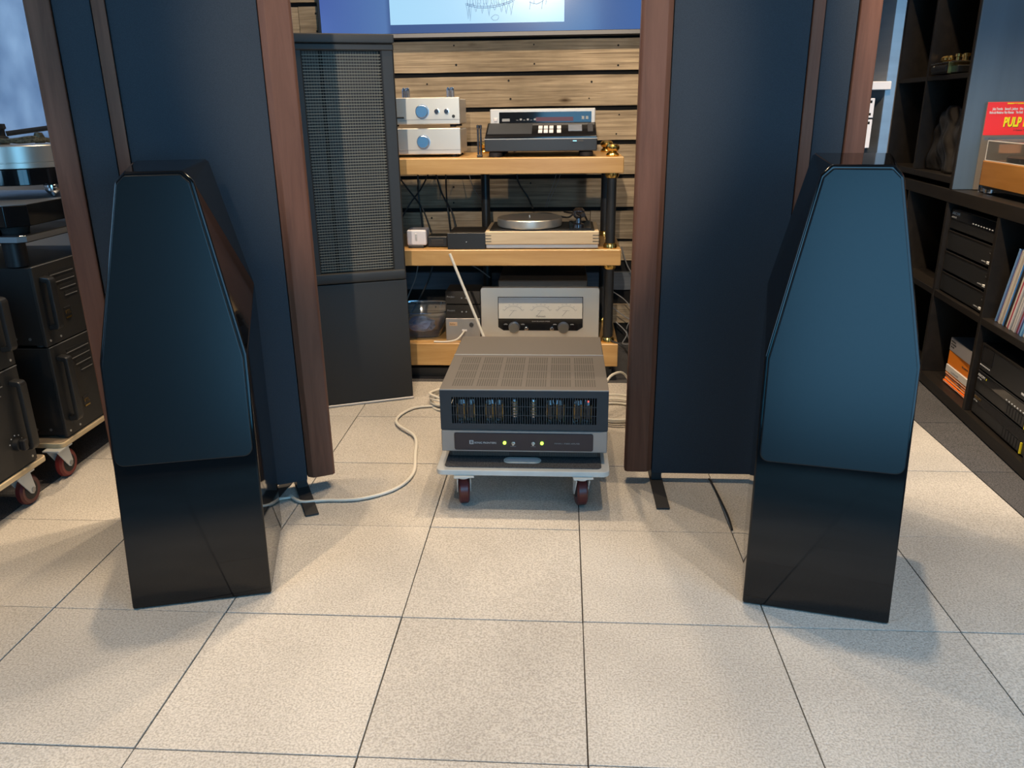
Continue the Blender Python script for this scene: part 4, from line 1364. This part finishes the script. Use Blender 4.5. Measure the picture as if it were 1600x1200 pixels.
# paper and boxes in the lower far cubby
z = .052
PP = [('paper_pad', 'thin deep orange pad at the very bottom of the paper stack', 'deep_orange', .012, .285),
      ('paper_pad', 'thin orange pad second from the bottom of the paper stack', 'orange', .012, .290),
      ('paper_pad', 'thin deep orange pad third from the bottom of the paper stack', 'deep_orange', .012, 0.288),
      ('paper_pad', 'thin orange pad just below the white book', 'orange', .014, 0.286),
      ('book', 'white book between the orange book and the orange pads', 'white_card', .033, 0.302),
      ('book', 'thick orange book under the grey box', 'orange', .062, 0.306),
      ('box', 'grey box with small print on top of the orange book', 'grey_card', .058, 0.298)]
for i, (nm, lab, mt, h, wd) in enumerate(PP):
    o = thing(nm, lab, 'book' if nm == 'book' else ('box' if nm == 'box' else 'paper pad'), S(.760 + random.uniform(-.004, .004) + (.30 - wd) * .3, .05 + random.uniform(-.004, .006), z + .0005), ROTS + random.uniform(-.02, .02),
              'papers stacked in the lower far cubby')
    MB().box(-wd / 2, wd / 2, 0, .24, 0, h - .001, .0015).build('cover', mt, o)
    if nm == 'paper_pad':
        MB().box(-wd / 2 + .002, wd / 2 - .002, -.0006, .001, h * .4, h * .55).build('page_line', 'white_card', o)
        MB().box(0, .03, -.001, .0005, h * .2, h * .35).build('spine_print', 'print_dark', o)
    if nm == 'box':
        MB().box(-wd / 2 + .004, wd / 2 - .004, .004, .236, h - .0012, h - .0004).build('lid', 'blue_grey_card', o)
        text('spine_print', 'REFERENCE', .010, -wd / 2 + .012, -.0005, .040, o, 'print_dark')
        text('spine_print', 'RECORDING', .010, -wd / 2 + .012, -.0005, .028, o, 'print_dark')
        text('spine_print', '300-1000', .010, -wd / 2 + .012, -.0005, .016, o, 'print_dark')
    if mt == 'orange' and nm == 'book':
        text('spine_print', 'MILLENNIUM', .011, -.005, -.0005, .026, o, 'print_dark')
    if mt == 'white_card':
        text('spine_print', 'HIGH FIDELITY STEREO', .008, -.09, -.0005, .011, o, 'print_grey')
    z += h

# leaning records
RC = [('pale blue', (.20, .36, .60), .006, 'plastic sleeve'), ('purple', (.12, .04, .16), .009, 'record sleeve'), ('white', (.66, .62, .58), .008, 'record sleeve'), ('black', (.02, .02, .025), .005, 'record sleeve'), ('cream', (.68, .60, .46), .010, 'record sleeve'),
      ('tan', (.42, .26, .15), .006, 'record sleeve'), ('white', (.70, .67, .64), .010, 'record sleeve'), ('bright blue', (.04, .22, .60), .013, 'record sleeve'), ('black', (.02, .02, .02), .006, 'record sleeve'), ('cream', (.66, .60, .50), .009, 'record sleeve'),
      ('white', (.72, .70, .68), .008, 'record sleeve'), ('red', (.42, .02, .05), .012, 'record sleeve'), ('white', (.72, .70, .67), .012, 'record sleeve'), ('black', (.02, .02, .02), .004, 'record sleeve'), ('white', (.70, .68, .67), .013, 'record sleeve'),
      ('grey', (.25, .25, .28), .007, 'record sleeve'), ('white', (.70, .68, .66), .010, 'record sleeve'), ('maroon', (.25, .04, .06), .014, 'record sleeve'), ('lilac', (.35, .28, .5), .010, 'record sleeve'), ('navy', (.03, .07, .2), .012, 'record sleeve'),
      ('sky blue', (.2, .45, .7), .012, 'record sleeve'), ('white', (.7, .7, .68), .010, 'record sleeve'), ('cream', (.68, .56, .44), .012, 'record sleeve'), ('white', (.72, .7, .7), .012, 'record sleeve'), ('blue grey', (.2, .27, .38), .010, 'record sleeve'), ('white', (.7, .7, .7), .012, 'record sleeve')]
ORD = 'first second third fourth fifth sixth seventh eighth ninth tenth eleventh twelfth thirteenth fourteenth fifteenth sixteenth seventeenth eighteenth nineteenth twentieth twenty-first twenty-second twenty-third twenty-fourth twenty-fifth twenty-sixth'.split()
s = .500
tilt = math.radians(16.5)
for i, (cn, col, th, kind_) in enumerate(RC):
    key = 'sleeve_' + cn.replace(' ', '_')
    if key not in MT:
        MT[key] = M(key, col, .45)
    hh = .290 + (.012 * ((i * 7) % 5) / 4)
    if i == 0:
        hh = .30
    yo = .03 + .006 * ((i * 3) % 4) / 3
    o = MB().box(0, th - .0008, 0, .285, 0, hh, .0008)
    o = o.build('record_sleeve', key, loc=S(s, yo, .433 + .0005))
    o.rotation_euler = Matrix.Rotation(ROTS, 3, 'Z').to_quaternion().to_euler()
    q = Matrix.Rotation(ROTS, 4, 'Z') @ Matrix.Rotation(tilt, 4, 'Y')
    o.rotation_euler = q.to_euler()
    o.location = S(s, yo, .434)
    tag(o, '%s %s leaning in the row, %s from the row end by the components' % (cn, kind_, ORD[i]), 'record', 'record sleeves leaning in the cubby')
    s -= th / math.cos(tilt) + .0006
# clear blue protective sleeve standing taller behind the row end
o = MB().box(0, .02, .05, .29, 0, .335, .002).build('record_folder', M('blue_folder', (.16, .36, .62), .3), loc=S(.44, .09, .434))
o.rotation_euler = (Matrix.Rotation(ROTS, 4, 'Z') @ Matrix.Rotation(tilt, 4, 'Y')).to_euler()
bpy.data.objects.remove(o)

# wooden turntable on the low unit with its dust cover, and the record cover behind it
wt = thing('turntable', 'orange wood turntable with clear dust cover on the low shelf unit', 'turntable', S(.915, .055, .869), ROTS)
MB().box(0, .52, 0, .275, .030, .128, .003).build('plinth', 'plinth_wood', wt)
MB().box(.004, .516, .004, .271, .022, .031).build('base_panel', 'black_satin', wt)
for x in (.035, .425):
    for y in (.035, .24):
        MB().lathe([(.022, 0), (.024, .003), (.024, .018), (.018, .022)], (x, y, 0), seg=20).build('foot', 'chrome', wt)
MB().box(-.0015, 0, .0, .275, .0005, .128).build('end_trim', 'chrome', wt)
b = MB()
t_ = .003
y1 = .275
b.box(.006, .514, .004, .004 + t_, .129, .205)
b.box(.006, .006 + t_, .004, y1, .129, .215)
b.box(.514 - t_, .514, .004, y1, .129, .215)
b.box(.006, .514, y1 - t_, y1, .129, .215)
b.box(.006, .514, .004, y1, .203, .206)
b.build('dust_cover', 'acrylic', wt)
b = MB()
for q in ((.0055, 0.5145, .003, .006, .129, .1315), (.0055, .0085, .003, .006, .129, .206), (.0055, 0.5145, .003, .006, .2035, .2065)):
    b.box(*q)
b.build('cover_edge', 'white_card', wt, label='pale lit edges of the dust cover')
MB().lathe([(.12, .129), (.125, .132), (.125, .148), (0, .150)], (.20, .14, 0), seg=48).build('platter', 'black_satin', wt)
MB().lathe([(.008, 0), (.008, -.003), (.004, -.005), (0, -.005)], (.488, 0, .072), 'y', 18).build('maker_emblem', 'chrome', wt)
MB().box(.462, .508, -.001, .001, .050, .054).build('maker_plate', 'print_dark', wt)

lp = thing('record_cover', 'red record cover with yellow title standing behind the wooden turntable', 'record cover', (1.672, 1.398, .869), math.radians(-4.6))
MB().box(0, .345, 0, .008, .002, .352, .001).build('sleeve', 'card_dark', lp)
MB().box(.001, .344, -.0008, .001, .222, .351).build('red_band', 'card_red', lp)
b = MB()
for q in ((.075, .16, .15, .185), (.12, .17, .06, .13), (.18, .24, .05, .15), (.05, .30, .195, .203)):
    b.box(q[0], q[1], -.0010, .001, q[2], q[3])
b.build('picture_patches', 'card_skin', lp)
MB().box(.01, .30, -.001, .001, .2035, .2145).build('reflection_band', 'blue_grey_card', lp)  # bluish reflection off the dust cover top, put in as card colour
b = MB()
for i in range(5):
    b.box(.075 + i * .02, .10 + i * .022, -.0012, .001, .343 + .0015 * (i % 2), .347)
b.build('yellow_streaks', 'card_yellow', lp)
for i, (t1, x, zz) in enumerate((('John Travolta', .022, .320), ('Samuel L. Jackson', .068, .320), ('Uma Thurman', .125, .320), ('Maria de Medeiros', .012, .306), ('Ving Rhames', .068, .306), ('Tim Roth', .112, .306))):
    text('cast_lettering', t1, .0135, x, -.0012, zz, lp, 'print_white', sx=.52, fat=.0005)
ti = text('title_lettering', 'PULP FICTION', .050, .072, -.0016, .256, lp, 'card_yellow', sx=.60, shear=.05, fat=.0022)
o2 = text('title_shadow', 'PULP FICTION', .050, .0738, -.0010, .2545, lp, 'print_dark', sx=.60, shear=.05, fat=.0022)
text('credit_lettering', 'A Quentin Tarantino Film', .010, .115, -.0012, .238, lp, 'print_dark', sx=.8)

# gold-trimmed component and wrapped bag in the tall unit
gp_ = thing('gold_trimmed_turntable', 'clear and black turntable with gold fittings in the tall shelf', 'turntable', S(1.548, -.004, .869 + .469), ROTS)
MB().box(.02, .34, .01, .26, .004, .034, .003).build('base', 'black_satin', gp_)
MB().box(.03, .33, .0, .27, .046, .052, .001).build('top_plate', 'acrylic', gp_)
MB().cyl((.06, .01, .026), (.24, .01, .026), .017, seg=18).build('motor_housing', 'black_metal', gp_)
MB().lathe([(.010, 0), (.010, -.004), (0, -.005)], (.085, .0, .030), 'y', 14).build('badge_stud', 'silver', gp_)
MB().box(.255, .262, -.002, .20, .004, .052, .001).build('gold_rail', 'gold', gp_)
for x, y, r_ in ((.055, .05, .018), (.085, .05, .020), (.115, .055, .017)):
    MB().lathe([(r_ * .6, .052), (r_ * .6, .060), (r_, .064), (r_, .074), (r_ * .5, .082), (0, .083)], (x, y, 0), seg=16).build('gold_weight', 'gold', gp_)
for x, y in ((.24, .04), (.28, .06), (.30, .10), (.20, .08)):
    MB().lathe([(.009, .052), (.009, .070), (.014, .072), (.014, .082), (0, .084)], (x, y, 0), seg=14).build('gold_post', 'gold', gp_)
MB().box(.10, .22, .03, .07, .053, .058, .001).build('gold_bridge', 'gold', gp_)
MB().box(.19, .375, .2, .204, .052, .33, .001).build('lid', 'smoked', gp_)

bg = MB()
bmesh.ops.create_cube(bg.bm, size=1.0)
bmesh.ops.subdivide_edges(bg.bm, edges=bg.bm.edges[:], cuts=24, use_grid_fill=True)
rr = random.Random(11)
ph = [rr.uniform(0, 6) for _ in range(8)]
for v in bg.bm.verts:
    x, y, z = v.co
    top = z + .5
    wx = .425 * (1 - .05 * top)
    X = x * wx
    Y = (y + .5) * .27
    Z = top * (.262 + .022 * math.sin(5.0 * x + 1.6) + .006 * math.sin(19 * x + ph[0]))
    f = .5 - y
    Y += (.010 * math.sin(9 * x + 3.5 * top + ph[1]) + .007 * math.sin(11 * top - 7 * x + ph[2]) + .004 * math.sin(26 * x + 8 * top)) * f + .012
    Y += .05 * (top - .35) ** 2 * f
    X += .006 * math.sin(7 * top + ph[3])
    v.co = (X, Y, Z + .002 if top > .01 else .002)
for f in bg.bm.faces:
    f.smooth = True
o = bg.build('wrapped_bag', 'bag', loc=S(1.318, .035, .869 + .0505), rz=ROTS)
o.modifiers.clear()
if 'sharp_edge' in o.data.attributes:
    o.data.attributes.remove(o.data.attributes['sharp_edge'])
tag(o, 'bulky black plastic bag slumped in the tall shelf beneath the gold fittings', 'bag')

# ------------------------------------------------------------------ steel equipment rack behind the right panel
er = thing('equipment_rack', 'brushed steel upright equipment rack between panel speaker and black shelves', 'rack', (.96, 1.2, 0), 0)
for sg in (-1, 1):
    b = MB()
    b.box(min(sg * .222, sg * .26), max(sg * .222, sg * .26), .0, .010, .02, 1.98, .001)
    b.prism([(sg * .222, .0), (sg * .222, .010), (sg * .19, .09), (sg * .183, .086)], .02, 1.98, 'z', .001)
    b.box(min(sg * .25, sg * .26), max(sg * .25, sg * .26), .010, .12, .02, 1.98, .001)
    b.build('upright', 'steel', er)
MB().box(-.19, .19, .088, .096, .3, 1.98).build('back_panel', 'black_metal', er)
MB().box(-.20, .236, -.02, .085, 1.270, 1.300, .002).build('shelf_lip', 'white_plastic', er, label='white shelf lip')
MB().box(-.27, .27, 0, .36, .0, .02, .003).build('base_plate', 'black_metal', er)
for i, (z0, z1) in enumerate(((1.055, 1.162), (1.168, 1.240))):
    u = thing('rack_unit', ('lower' if i == 0 else 'upper') + ' white-faced rack component with black slots by the steel upright', 'rack component', (.96, 1.19, z0))
    h = z1 - z0
    MB().box(-.18, .185, .0, .004, 0, h, .001).build('front_panel', 'white_plastic', u)
    MB().box(-.17, .175, .004, .06, .004, h - .004).build('case', 'black_metal', u)
    for z_ in ((h - .018,) if i == 0 else (.008, h - .018)):
        MB().box(.165, .176, -.001, .001, z_, z_ + .010, .001).build('screw_slot', 'void', u)
